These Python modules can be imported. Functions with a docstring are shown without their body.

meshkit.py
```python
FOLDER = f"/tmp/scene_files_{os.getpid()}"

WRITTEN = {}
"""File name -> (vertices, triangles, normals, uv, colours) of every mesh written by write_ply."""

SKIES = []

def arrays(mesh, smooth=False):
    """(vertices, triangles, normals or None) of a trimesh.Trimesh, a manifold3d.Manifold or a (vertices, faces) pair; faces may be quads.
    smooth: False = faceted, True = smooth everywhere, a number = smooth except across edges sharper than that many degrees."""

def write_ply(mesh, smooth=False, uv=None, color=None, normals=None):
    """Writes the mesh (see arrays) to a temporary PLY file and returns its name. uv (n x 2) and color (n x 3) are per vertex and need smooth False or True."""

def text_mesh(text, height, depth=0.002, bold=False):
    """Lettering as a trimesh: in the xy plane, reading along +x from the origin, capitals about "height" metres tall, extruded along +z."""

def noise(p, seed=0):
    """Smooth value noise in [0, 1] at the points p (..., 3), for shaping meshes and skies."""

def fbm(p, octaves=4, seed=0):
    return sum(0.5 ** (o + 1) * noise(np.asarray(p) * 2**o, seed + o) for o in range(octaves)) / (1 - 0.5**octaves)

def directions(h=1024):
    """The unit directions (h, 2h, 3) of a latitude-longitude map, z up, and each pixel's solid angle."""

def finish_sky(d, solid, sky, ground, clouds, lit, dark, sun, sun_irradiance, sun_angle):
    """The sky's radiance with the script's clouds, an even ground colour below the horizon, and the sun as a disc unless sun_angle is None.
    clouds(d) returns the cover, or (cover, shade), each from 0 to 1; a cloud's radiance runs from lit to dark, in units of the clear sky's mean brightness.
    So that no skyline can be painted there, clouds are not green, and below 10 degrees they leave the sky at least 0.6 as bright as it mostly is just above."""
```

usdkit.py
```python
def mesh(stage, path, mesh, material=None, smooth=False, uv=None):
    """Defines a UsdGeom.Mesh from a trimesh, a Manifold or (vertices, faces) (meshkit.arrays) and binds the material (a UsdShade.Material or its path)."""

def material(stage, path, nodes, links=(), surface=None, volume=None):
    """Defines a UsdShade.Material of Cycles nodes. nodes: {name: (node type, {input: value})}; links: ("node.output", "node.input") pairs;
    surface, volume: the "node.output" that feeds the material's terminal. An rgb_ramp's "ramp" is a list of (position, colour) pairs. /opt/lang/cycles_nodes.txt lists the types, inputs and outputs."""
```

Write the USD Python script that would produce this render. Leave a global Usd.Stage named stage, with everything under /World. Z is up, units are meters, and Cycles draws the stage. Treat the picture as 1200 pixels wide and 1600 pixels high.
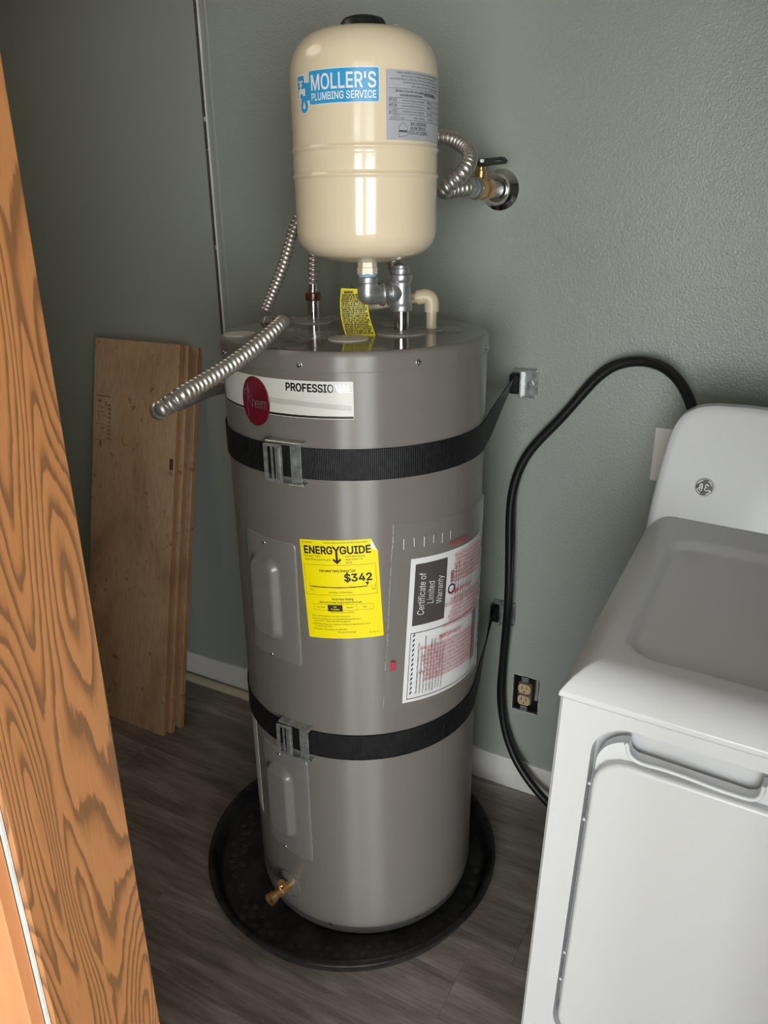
import math, re
import numpy as np, trimesh, manifold3d as m3
import usdkit, meshkit
from pxr import Usd, UsdGeom, UsdLux, UsdShade, Sdf, Gf, Vt
from scipy.interpolate import CubicSpline
import shapely
from shapely import affinity
from shapely.geometry import Polygon, LineString, Point, box as sbox
from trimesh.creation import extrude_polygon
PI = math.pi
stage = Usd.Stage.CreateInMemory()
UsdGeom.SetStageUpAxis(stage, UsdGeom.Tokens.z); UsdGeom.SetStageMetersPerUnit(stage, 1.0)
UsdGeom.Xform.Define(stage, '/World'); UsdGeom.Scope.Define(stage, '/World/Looks')

# ------------------------------------------------------------------ camera
CAM = np.array([.8069, -1.3616, 1.5627]); YAW, PIT, ROL, FPX = -.50027, .36632, -.01065, 1203.6
cyw, syw, cp, sp, cr, sr = math.cos(YAW), math.sin(YAW), math.cos(PIT), math.sin(PIT), math.cos(ROL), math.sin(ROL)
FW = np.array([syw*cp, cyw*cp, -sp]); RT = np.array([cyw, -syw, 0]); UP = np.cross(RT, FW)
RT, UP = cr*RT + sr*UP, -sr*RT + cr*UP
cam = UsdGeom.Camera.Define(stage, '/World/camera')
cam.CreateHorizontalApertureAttr(36.0); cam.CreateVerticalApertureAttr(48.0)
cam.CreateFocalLengthAttr(36.0*FPX/1200); cam.CreateClippingRangeAttr(Gf.Vec2f(.01, 100))
mx = np.eye(4); mx[0, :3], mx[1, :3], mx[2, :3], mx[3, :3] = RT, UP, -FW, CAM
cam.AddTransformOp().Set(Gf.Matrix4d(mx.tolist()))
cam.CreateExposureAttr(0.88)

# ------------------------------------------------------------------ light: daylight at the two windows of the room behind the camera
dome = UsdLux.DomeLight.Define(stage, '/World/sky'); dome.CreateIntensityAttr(.25); dome.CreateColorAttr(Gf.Vec3f(.8, .9, 1.0))
WINDOWS = [(.75, 2.40), (3.00, 5.90)]; WZ = (.10, 2.30); WY = -5.20
for i, (a, b) in enumerate(WINDOWS):
    l = UsdLux.RectLight.Define(stage, f'/World/daylight_{i+1}')
    l.CreateWidthAttr(b-a); l.CreateHeightAttr(WZ[1]-WZ[0]); l.CreateIntensityAttr(8.0); l.CreateColorAttr(Gf.Vec3f(.985, .985, 1.0))
    l.AddTranslateOp().Set(Gf.Vec3d((a+b)/2, WY-.16, sum(WZ)/2)); l.AddRotateXOp().Set(90.0)

LAMP = 1.7      # the closet's own dim ceiling lamp (its diffuser is built with the room)

# ------------------------------------------------------------------ scene helpers
taken, base, nkids = set(), {}, {}
def path_for(name, parent):
    p = '/World' if parent is None else str(parent.GetPath())
    k, n = 0, name
    while f'{p}/{n}' in taken:
        k += 1; n = f'{name}_{k:03d}'
    taken.add(f'{p}/{n}'); return f'{p}/{n}'
def tagp(prim, label=None, cat=None, group=None, kind=None):
    for k, v in (('label', label), ('category', cat), ('group', group), ('kind', kind)):
        if v: prim.SetCustomDataByKey(k, v)
def thing(name, label, cat, loc=(0, 0, 0), group=None, kind=None, matrix=None):
    p = path_for(name, None); x = UsdGeom.Xform.Define(stage, p)
    if matrix is not None:
        x.AddTransformOp().Set(Gf.Matrix4d(matrix.tolist())); base[p] = np.zeros(3)
    else:
        x.AddTranslateOp().Set(Gf.Vec3d(*map(float, loc))); base[p] = np.array(loc, float)
    tagp(x.GetPrim(), label, cat, group, kind); return x.GetPrim()
def obj(name, mesh, mat, parent=None, smooth=35, label=None, cat=None, group=None, kind=None, origin=None):
    p = path_for(name, parent)
    v, f, _ = meshkit.arrays(mesh)
    if parent is not None: off = base[str(parent.GetPath())]
    else: off = np.zeros(3) if origin is None else np.array(origin, float)
    base[p] = off
    g = usdkit.mesh(stage, p, trimesh.Trimesh(v-off, f, process=True), mat, smooth=smooth)
    if parent is None and origin is not None: g.AddTranslateOp().Set(Gf.Vec3d(*map(float, off)))
    tagp(g.GetPrim(), label, cat, group, kind); return g.GetPrim()
def cat_(*ms):
    out = []
    for m in ms:
        v, f, _ = meshkit.arrays(m); out.append(trimesh.Trimesh(v, f, process=False))
    return trimesh.util.concatenate(out)

# ------------------------------------------------------------------ shape helpers
def box(lo, hi, bev=0):
    lo, hi = np.minimum(lo, hi), np.maximum(lo, hi)
    if bev <= 0:
        return trimesh.creation.box(bounds=[lo, hi])
    bev = min(bev, .49*(hi-lo).min()); pts = []
    for ax in range(3):
        a, b = lo+bev, hi-bev; a, b = a.copy(), b.copy(); a[ax], b[ax] = lo[ax], hi[ax]
        pts += [[(a, b)[i][0], (a, b)[j][1], (a, b)[k][2]] for i in (0, 1) for j in (0, 1) for k in (0, 1)]
    return m3.Manifold.hull_points(np.array(pts))
def frame_of(d):
    d = np.asarray(d, float)/np.linalg.norm(d); a = np.array([0, 0, 1.]) if abs(d[2]) < .9 else np.array([1., 0, 0])
    u = np.cross(a, d); u /= np.linalg.norm(u); return u, np.cross(d, u), d
def lathe(prof, o=(0, 0, 0), d=(0, 0, 1), n=48):
    """profile [(r, h)...] about the axis d through o"""
    u, w, d = frame_of(d); o = np.asarray(o, float); prof = np.asarray(prof, float); t = np.linspace(0, 2*PI, n, endpoint=False)
    ring = np.cos(t)[:, None]*u + np.sin(t)[:, None]*w
    V = (o + prof[:, None, 1:2]*d + prof[:, None, 0:1]*ring[None]).reshape(-1, 3); F = []
    for i in range(len(prof)-1):
        a = i*n + np.arange(n); b = i*n + (np.arange(n)+1) % n
        F += [np.stack([a, b, b+n], 1), np.stack([a, b+n, a+n], 1)]
    m = trimesh.Trimesh(V, np.vstack(F), process=False); m.merge_vertices(); m.update_faces(m.nondegenerate_faces()); return m
def rod(a, b, r, n=24, bev=.0):
    a, b = np.asarray(a, float), np.asarray(b, float); L = np.linalg.norm(b-a); e = bev or min(r, L)*.12
    return lathe([(0, 0), (r-e, 0), (r, e), (r, L-e), (r-e, L), (0, L)], a, b-a, n)
def spline(pts, step):
    pts = np.asarray(pts, float); s = np.r_[0, np.cumsum(np.linalg.norm(np.diff(pts, axis=0), axis=1))]
    c = CubicSpline(s, pts); q = c(np.linspace(0, s[-1], 4000)); L = np.r_[0, np.cumsum(np.linalg.norm(np.diff(q, axis=0), axis=1))]
    n = max(8, int(L[-1]/step)); t = np.linspace(0, L[-1], n)
    return np.stack([np.interp(t, L, q[:, k]) for k in range(3)], 1), t
def tube(P, R, n=20, cap=True):
    P = np.asarray(P, float); R = np.broadcast_to(R, len(P)); T = np.gradient(P, axis=0); T /= np.linalg.norm(T, axis=1, keepdims=True)
    u = frame_of(T[0])[0]; V = []; t = np.linspace(0, 2*PI, n, endpoint=False)
    for p, d, r in zip(P, T, R):
        u = u - d*(u@d); u /= np.linalg.norm(u); w = np.cross(d, u)
        V.append(p + r*(np.cos(t)[:, None]*u + np.sin(t)[:, None]*w))
    V = np.array(V).reshape(-1, 3); F = []
    for i in range(len(P)-1):
        a = i*n + np.arange(n); b = i*n + (np.arange(n)+1) % n
        F += [np.stack([a, b, b+n], 1), np.stack([a, b+n, a+n], 1)]
    if cap:
        V = np.vstack([V, P[0], P[-1]]); k = len(V)-2; a = np.arange(n); b = (a+1) % n; e = (len(P)-1)*n
        F += [np.stack([b, a, 0*a+k], 1), np.stack([e+a, e+b, 0*a+k+1], 1)]
    return trimesh.Trimesh(V, np.vstack(F), process=False)
def corrugated(pts, r=.0137, amp=.0022, pitch=.0112):
    P, t = spline(pts, pitch/12); x = np.abs(np.cos(t/pitch*PI))
    return tube(P, r - 2*amp*(1-x**.7), 20)
def rrect(x0, y0, x1, y1, r, q=8):
    return sbox(x0+r, y0+r, x1-r, y1-r).buffer(r, quad_segs=q)
def ext(poly, h, z0=0):
    gs = [g for g in getattr(poly, 'geoms', [poly]) if g.area > 1e-10]
    m = trimesh.util.concatenate([extrude_polygon(g, h, engine='earcut') for g in gs]); m.apply_translation([0, 0, z0]); return m
def bevelled(poly, h, bev, steps=4):
    """a solid over poly (xy), from z=0 to z=h, its upper rim rounded by bev (convex outlines)"""
    zs = [(0, 0)] + [(bev*(1-math.cos(a)), h-bev+bev*math.sin(a)) for a in np.linspace(0, PI/2, steps+1)]
    outs = []; n = 160
    for o, z in zs:
        g = poly.buffer(-o, join_style=1) if o else poly; ring = g.exterior; L = ring.length
        pts = np.array([ring.interpolate(k/n, normalized=True).coords[0] for k in range(n)])
        if outs:
            k = np.argmin(np.linalg.norm(pts-outs[0][0, :2], axis=1)); pts = np.roll(pts, -k, axis=0)
        outs.append(np.c_[pts, np.full(n, z)])
    V = np.vstack(outs); F = []
    ccw = poly.exterior.is_ccw
    for i in range(len(zs)-1):
        a = i*n+np.arange(n); b = i*n+(np.arange(n)+1) % n
        F += [np.stack([a, b, b+n], 1), np.stack([a, b+n, a+n], 1)]
    e = (len(zs)-1)*n; c0, c1 = len(V), len(V)+1
    V = np.vstack([V, [*poly.centroid.coords[0], 0], [*poly.centroid.coords[0], h]]); a = np.arange(n); b = (a+1) % n
    F += [np.stack([b, a, 0*a+c0], 1), np.stack([e+a, e+b, 0*a+c1], 1)]
    F = np.vstack(F); F = F if ccw else F[:, ::-1]
    return trimesh.Trimesh(V, F, process=False)
def to_man(m):
    m = m.copy(); m.merge_vertices(); m.fix_normals(); return m3.Manifold(m3.Mesh(np.asarray(m.vertices, np.float32), np.asarray(m.faces, np.uint32)))
def tri2d(poly):
    m = ext(poly, .001); f = m.faces[m.face_normals[:, 2] > .5]; m = trimesh.Trimesh(m.vertices, f); m.remove_unreferenced_vertices(); m.vertices[:, 2] = 0; return m
_txt = {}
def text(s, h, x=0, y=0, width=None, bold=False, rot=0, anchor='l', shear=0, solid=0):
    """flat print of the words s: capitals h tall, lower left at (x, y)"""
    if (s, bold) not in _txt:
        _txt[(s, bold)] = meshkit.text_mesh(s, 1.0, .1, bold)
    m = _txt[(s, bold)].copy()
    if not solid:
        m = trimesh.Trimesh(m.vertices, m.faces[m.face_normals[:, 2] > .5]); m.remove_unreferenced_vertices()
    m.vertices[:, 2] = (m.vertices[:, 2] > .05)*solid
    w = np.ptp(m.vertices[:, 0]); sx = (width/w) if width else h
    m.vertices[:, 0] -= m.vertices[:, 0].min(); m.vertices[:, 0] += shear*m.vertices[:, 1]
    m.vertices[:, :2] *= [sx, h]
    W = np.ptp(m.vertices[:, 0]); m.vertices[:, 0] += {'l': 0, 'c': -W/2, 'r': -W}[anchor]
    c, s_ = math.cos(rot), math.sin(rot); m.vertices[:, :2] = m.vertices[:, :2] @ np.array([[c, s_], [-s_, c]]) + [x, y]
    return m
def rect(x0, y0, x1, y1):
    return tri2d(sbox(x0, y0, x1, y1))
def outline(x0, y0, x1, y1, w):
    return tri2d(sbox(x0, y0, x1, y1).difference(sbox(x0+w, y0+w, x1-w, y1-w)))
def stroke(pts, w):
    return LineString(pts).buffer(w, cap_style=1)
def wrap(m, R, ang, z, c=(0, 0), lift=0, rot=0, th=None, maxe=.008):
    """lays a flat mesh (x along the arc, y up) on the upright cylinder of radius R about c, its origin at the angle ang (degrees)"""
    if th is not None: m = ext(m, th)
    m = m.copy()
    if maxe: m = m.subdivide_to_size(maxe, max_iter=20)
    v = m.vertices.copy()
    if rot:
        q = math.radians(rot); v[:, :2] = v[:, :2] @ np.array([[math.cos(q), math.sin(q)], [-math.sin(q), math.cos(q)]])
    a = math.radians(ang) + v[:, 0]/R; r = R + lift + v[:, 2]
    m.vertices = np.stack([c[0]+r*np.cos(a), c[1]+r*np.sin(a), z+v[:, 1]], 1); return m
def tangent_frame(m, R, ang, z, c=(0, 0), lift=0):
    a = math.radians(ang); n = np.array([math.cos(a), math.sin(a), 0]); t = np.array([-n[1], n[0], 0]); v, f, _ = meshkit.arrays(m)
    o = np.array([c[0], c[1], z]) + n*(R+lift)
    return trimesh.Trimesh(o + v[:, :1]*t + v[:, 1:2]*np.array([0, 0, 1.]) + v[:, 2:]*n, f, process=False)
def place(m, o, X, Y, Z):
    v, f, _ = meshkit.arrays(m); return trimesh.Trimesh(np.asarray(o) + v[:, :1]*np.array(X) + v[:, 1:2]*np.array(Y) + v[:, 2:]*np.array(Z), f, process=False)

# ------------------------------------------------------------------ materials
def srgb(r, g, b):
    c = np.array([r, g, b])/255.; return tuple(np.where(c <= .04045, c/12.92, ((c+.055)/1.055)**2.4))
def mat(name, col, rough=.5, metal=0., vary=0., vscale=6., bump=0., bscale=300., bdetail=3., coat=0., stretch=(1, 1, 1), spec=.5, rvary=0.):
    nodes = {'p': ('principled_bsdf', dict(base_color=col, roughness=rough, metallic=metal, coat_weight=coat, coat_roughness=.06, specular_ior_level=spec))}
    links = []
    nodes['t'] = ('texture_coordinate', {}); nodes['m'] = ('mapping', {'scale': stretch}); links += [('t.object', 'm.vector')]
    if vary or rvary:
        nodes['n'] = ('noise_texture', dict(scale=vscale, detail=5., roughness=.6)); links += [('m.vector', 'n.vector')]
    if vary:
        lo, hi = tuple(np.array(col)*(1-vary)), tuple(np.minimum(1, np.array(col)*(1+vary)))
        nodes['r'] = ('rgb_ramp', {'ramp': [(.3, lo), (.7, hi)]}); links += [('n.fac', 'r.fac'), ('r.color', 'p.base_color')]
    if rvary:
        nodes['q'] = ('map_range', dict(from_min=.3, from_max=.7, to_min=max(0., rough-rvary), to_max=rough+rvary, clamp=True)); links += [('n.fac', 'q.value'), ('q.result', 'p.roughness')]
    if bump:
        nodes['bn'] = ('noise_texture', dict(scale=bscale, detail=bdetail, roughness=.5)); nodes['b'] = ('bump', dict(strength=1.0, distance=bump))
        links += [('m.vector', 'bn.vector'), ('bn.fac', 'b.height'), ('b.normal', 'p.normal')]
    return usdkit.material(stage, '/World/Looks/'+name, nodes, links, surface='p.BSDF')
SAGE = (.338, .368, .333)
WALL = mat('sage_orange_peel_paint', SAGE, .36, bump=.0010, bscale=210., bdetail=2., vary=.02, vscale=2.5)
WALLS = mat('sage_smoother_paint', SAGE, .45, bump=.0004, bscale=60., vary=.02, vscale=2.)
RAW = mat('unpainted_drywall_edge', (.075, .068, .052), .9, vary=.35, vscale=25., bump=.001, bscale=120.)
CAULK = mat('white_bead', (.72, .72, .68), .45, vary=.1, vscale=30.)
TRIM = mat('white_trim_paint', (.74, .72, .69), .38, bump=.0002, bscale=40., vary=.03, vscale=8.)
CREAM = mat('cream_shoe_moulding', (.62, .55, .40), .45, vary=.05)
OFFW = mat('off_white_room_paint', (.84, .81, .77), .6, vary=.02)
CARPET = mat('pale_carpet', (.60, .55, .48), .9, vary=.1, vscale=60.)
def enamel(name, col, rough, aniso):
    return usdkit.material(stage, '/World/Looks/'+name, {'z': ('combine_xyz', {'x': 0., 'y': 0., 'z': 1.}), 'c': ('texture_coordinate', {}), 'n': ('noise_texture', {'scale': 30., 'detail': 3.}), 'b': ('bump', {'strength': 1., 'distance': .00006}),
        'p': ('principled_bsdf', dict(base_color=col, roughness=rough, anisotropic=aniso, specular_ior_level=.75))}, [('z.vector', 'p.tangent'), ('c.object', 'n.vector'), ('n.fac', 'b.height'), ('b.normal', 'p.normal')], surface='p.BSDF')
STEEL = enamel('heater_taupe_enamel', (.186, .166, .151), .36, .93)
STEELTOP = mat('heater_glossy_cap_enamel', (.156, .139, .127), .10, bump=.00003, bscale=120., spec=.6)
BASEG = mat('heater_base_band', (.13, .125, .12), .4)
PANEL = mat('heater_panel_enamel', (.212, .198, .187), .24, rvary=.04, vscale=25., spec=.6)
CREAMP = mat('cream_tank_gloss', (.85, .705, .50), .15, coat=.15, spec=.5)
BLACKP = mat('black_plastic', (.012, .012, .013), .42, rvary=.1, vscale=30., vary=.3, bump=.0002, bscale=90.)
PANM = mat('black_pan_plastic', (.016, .0152, .0155), .34, rvary=.12, vscale=14., vary=.6, bump=.0003, bscale=40.)
RUBBER = mat('black_cord_rubber', (.010, .010, .011), .38, bump=.0002, bscale=60.)
WEB = None
GALV = mat('galvanised_iron', (.42, .42, .42), .36, metal=.75, vary=.18, vscale=40., rvary=.08, bump=.0002, bscale=180.)
ZINC = mat('zinc_plate', (.52, .535, .53), .30, metal=.75, vary=.22, vscale=50., rvary=.06)
CHROME = mat('chrome', (.78, .78, .78), .07, metal=1.)
STAINLESS = mat('stainless_corrugated', (.54, .50, .465), .36, metal=.85, vary=.06, vscale=30.)
BRASS = mat('brass', (.66, .41, .18), .30, metal=.85, vary=.2, vscale=60.)
COPPER = mat('brown_red_collar', (.09, .018, .012), .25, coat=.3)
CPVC = mat('cream_cpvc', (.64, .53, .36), .35, vary=.04)
WHITE = mat('white_appliance_enamel', (.63, .632, .65), .26, coat=.1)
WHITEP = mat('white_appliance_plastic', (.66, .675, .70), .30)
PLATE = mat('white_wall_plate', (.78, .75, .72), .35)
TAN = mat('tan_outlet_plastic', (.56, .43, .26), .38)
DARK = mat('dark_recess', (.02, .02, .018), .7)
TAPE = mat('blue_thread_tape', (.25, .48, .62), .5)
YELLOW = mat('yellow_label_vinyl', (.98, .80, .0), .35)
YTAG = mat('yellow_tag_card', (.80, .68, .03), .42)
INK = mat('black_ink', (.022, .012, .012), .5)
REDINK = mat('red_ink', (.48, .035, .075), .5)
GREYINK = mat('grey_ink', (.10, .10, .10), .6)
PAPER = mat('white_paper', (.88, .87, .87), .5)
DKBLOCK = mat('dark_brown_print', (.045, .035, .032), .4)
WINK = mat('white_ink', (.85, .86, .87), .35)
BLUE = mat('blue_sticker', (.045, .36, .70), .25)
SILVER = mat('silver_label', (.55, .555, .60), .32, metal=.15)
EMBLEM = mat('dark_red_emblem', (.15, .006, .018), .22, coat=.5)
EMBINK = mat('emblem_silver_script', (.42, .30, .32), .3, metal=.7)
NAMEPL = mat('name_plate_white', (.72, .70, .66), .28)
FOIL = mat('mirror_lettering', (.30, .30, .31), .18, metal=1.)
BADGE = mat('dark_badge', (.02, .02, .022), .2, coat=.3)
MIRROR = mat('badge_silver', (.36, .36, .36), .35, metal=.8)
GASKET = mat('grey_foam_gasket', (.33, .30, .28), .5, vary=.15, vscale=40.)
CAPC = mat('pale_plug_cap', (.58, .54, .50), .45)
GLASSP = usdkit.material(stage, '/World/Looks/window_glass', {'t': ('transparent_bsdf', {'color': (.96, .98, .97)}), 'g': ('glossy_bsdf', {'color': (1, 1, 1), 'roughness': .02}), 'lw': ('layer_weight', {'blend': .5}), 'pw': ('math', {'math_type': 'power', 'value2': 5.}), 'f': ('math', {'math_type': 'multiply_add', 'value2': .9, 'value3': .04}), 'm': ('mix_closure', {})},
    [('lw.facing', 'pw.value1'), ('pw.value', 'f.value1'), ('f.value', 'm.fac'), ('t.BSDF', 'm.closure1'), ('g.BSDF', 'm.closure2')], surface='m.closure')
FILM = usdkit.material(stage, '/World/Looks/clear_plastic_film', {'c': ('texture_coordinate', {}), 'n': ('noise_texture', {'scale': 28., 'detail': 3.}), 'b': ('bump', {'strength': 1., 'distance': .0015}),
    't': ('transparent_bsdf', {'color': (.97, .97, .97)}), 'g': ('glossy_bsdf', {'color': (1, 1, 1), 'roughness': .18}), 'd': ('diffuse_bsdf', {'color': (.75, .75, .75)}), 'lw': ('layer_weight', {'blend': .5}), 'pw': ('math', {'math_type': 'power', 'value2': 5.}), 'f': ('math', {'math_type': 'multiply_add', 'value2': .9, 'value3': .04}),
    'm1': ('mix_closure', {'fac': .05}), 'm': ('mix_closure', {})},
    [('c.object', 'n.vector'), ('n.fac', 'b.height'), ('b.normal', 'g.normal'), ('t.BSDF', 'm1.closure1'), ('d.BSDF', 'm1.closure2'), ('lw.facing', 'pw.value1'), ('pw.value', 'f.value1'), ('f.value', 'm.fac'), ('m1.closure', 'm.closure1'), ('g.BSDF', 'm.closure2')], surface='m.closure')
FILM2 = usdkit.material(stage, '/World/Looks/crumpled_milky_film', {'c': ('texture_coordinate', {}), 'n': ('noise_texture', {'scale': 26., 'detail': 4., 'distortion': 1.5}), 'r': ('rgb_ramp', {'ramp': [(.40, (.06, .06, .06)), (.52, (.45, .45, .45)), (.60, (.10, .10, .10)), (.75, (.22, .22, .22))]}),
    't': ('transparent_bsdf', {'color': (.97, .97, .97)}), 'd': ('principled_bsdf', {'base_color': (.60, .58, .55), 'roughness': .25}), 'm': ('mix_closure', {})}, [('c.object', 'n.vector'), ('n.fac', 'r.fac'), ('r.color', 'm.fac'), ('t.BSDF', 'm.closure1'), ('d.BSDF', 'm.closure2')], surface='m.closure')
WEB = usdkit.material(stage, '/World/Looks/black_webbing', {'c': ('texture_coordinate', {}), 'x': ('separate_xyz', {}), 'at': ('math', {'math_type': 'arctan2'}), 'mu': ('math', {'math_type': 'multiply', 'value2': 900.}), 'si': ('math', {'math_type': 'sine'}),
    'n': ('noise_texture', {'scale': 90., 'detail': 4.}), 'ad': ('math', {'math_type': 'multiply_add', 'value2': 1.2}), 'b': ('bump', {'strength': 1., 'distance': .00018}), 'r': ('rgb_ramp', {'ramp': [(.35, (.005, .005, .006)), (.75, (.015, .015, .016))]}),
    'p': ('principled_bsdf', {'roughness': .5, 'specular_ior_level': .3})},
    [('c.object', 'x.vector'), ('x.y', 'at.value1'), ('x.x', 'at.value2'), ('at.value', 'mu.value1'), ('mu.value', 'si.value1'), ('c.object', 'n.vector'), ('n.fac', 'ad.value1'), ('si.value', 'ad.value3'), ('ad.value', 'b.height'), ('b.normal', 'p.normal'), ('n.fac', 'r.fac'), ('r.color', 'p.base_color')], surface='p.BSDF')
def fir(name, light, mid, dark, scale, stretch, loops, rough):
    """flat-sawn softwood: growth rings as contour lines of stretched noise, earlywood fading into a dark latewood edge"""
    N = {'c': ('texture_coordinate', {}), 'm': ('mapping', {'scale': stretch}), 'n': ('noise_texture', dict(scale=scale, detail=1.2, roughness=.42, distortion=.35)),
         'n2': ('noise_texture', dict(scale=scale*5, detail=3.5, roughness=.62)), 'k': ('math', dict(math_type='multiply_add', value2=loops)), 'k2': ('math', dict(math_type='multiply', value2=1.2)), 'fr': ('math', dict(math_type='fraction')),
         'r': ('rgb_ramp', {'ramp': [(0., mid), (.05, light), (.42, light), (.64, mid), (.80, dark), (.96, dark), (1., mid)]}),
         'm3': ('mapping', {'scale': (stretch[0]*30, stretch[1]*30, stretch[2]*2)}), 'n3': ('noise_texture', dict(scale=scale*3, detail=4., roughness=.7)), 'v': ('map_range', dict(from_min=.3, from_max=.7, to_min=.86, to_max=1.12)),
         'mx': ('mix_color', dict(blend_type='multiply', fac=1., use_clamp=False)), 'cv': ('combine_color', {}), 'p': ('principled_bsdf', dict(roughness=rough, coat_weight=.18, coat_roughness=.25)), 'b': ('bump', dict(strength=.5, distance=.0004))}
    Lk = [('c.object', 'm.vector'), ('m.vector', 'n.vector'), ('m.vector', 'n2.vector'), ('n2.fac', 'k2.value1'), ('n.fac', 'k.value1'), ('k2.value', 'k.value3'), ('k.value', 'fr.value1'), ('fr.value', 'r.fac'),
          ('c.object', 'm3.vector'), ('m3.vector', 'n3.vector'), ('n3.fac', 'v.value'), ('v.result', 'cv.r'), ('v.result', 'cv.g'), ('v.result', 'cv.b'), ('r.color', 'mx.a'), ('cv.color', 'mx.b'), ('mx.result', 'p.base_color'), ('fr.value', 'b.height'), ('b.normal', 'p.normal')]
    return usdkit.material(stage, '/World/Looks/'+name, N, Lk, surface='p.BSDF')
FIR = fir('stained_fir', (.415, .182, .068), (.335, .140, .049), (.200, .092, .037), 2.1, (1.2, 6.6, .85), 26., .42)
FIR2 = mat('orange_stained_casing', (.56, .23, .095), .45, vary=.12, vscale=5., stretch=(6, 6, .7))
def plywood(name, col):
    N = {'c': ('texture_coordinate', {}), 'o': ('object_info', {}), 'm': ('mapping', {'scale': (1., 1., .45)}), 'n': ('noise_texture', dict(scale=4.5, detail=5., roughness=.55, distortion=.4)),
         'r': ('rgb_ramp', {'ramp': [(.30, tuple(np.array(col)*[.62, .56, .48])), (.45, tuple(np.array(col)*[.95, .9, .82])), (.58, col), (.72, tuple(np.array(col)*[1.12, 1.17, 1.25]))]}),
         'm2': ('mapping', {'scale': (60., 60., 3.)}), 'n2': ('noise_texture', dict(scale=2., detail=4.)), 'r2': ('rgb_ramp', {'ramp': [(.3, (.86, .86, .86)), (.7, (1.08, 1.08, 1.08))]}),
         'n4': ('noise_texture', dict(scale=34., detail=2.)), 'r4': ('rgb_ramp', {'ramp': [(.26, (.35, .3, .25)), (.33, (1, 1, 1))]}),
         'x': ('mix_color', dict(blend_type='multiply', fac=1., use_clamp=False)), 'x4': ('mix_color', dict(blend_type='multiply', fac=.7, use_clamp=False)), 'p': ('principled_bsdf', dict(roughness=.6))}
    Lk = [('c.object', 'm.vector'), ('m.vector', 'n.vector'), ('n.fac', 'r.fac'), ('c.object', 'm2.vector'), ('m2.vector', 'n2.vector'), ('n2.fac', 'r2.fac'), ('r.color', 'x.a'), ('r2.color', 'x.b'),
          ('c.object', 'n4.vector'), ('n4.fac', 'r4.fac'), ('x.result', 'x4.a'), ('r4.color', 'x4.b'), ('x4.result', 'p.base_color')]
    return usdkit.material(stage, '/World/Looks/'+name, N, Lk, surface='p.BSDF')
PLY = plywood('stained_plywood', (.56, .375, .24)); PLYE = plywood('plywood_edge', (.46, .24, .11))
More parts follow.
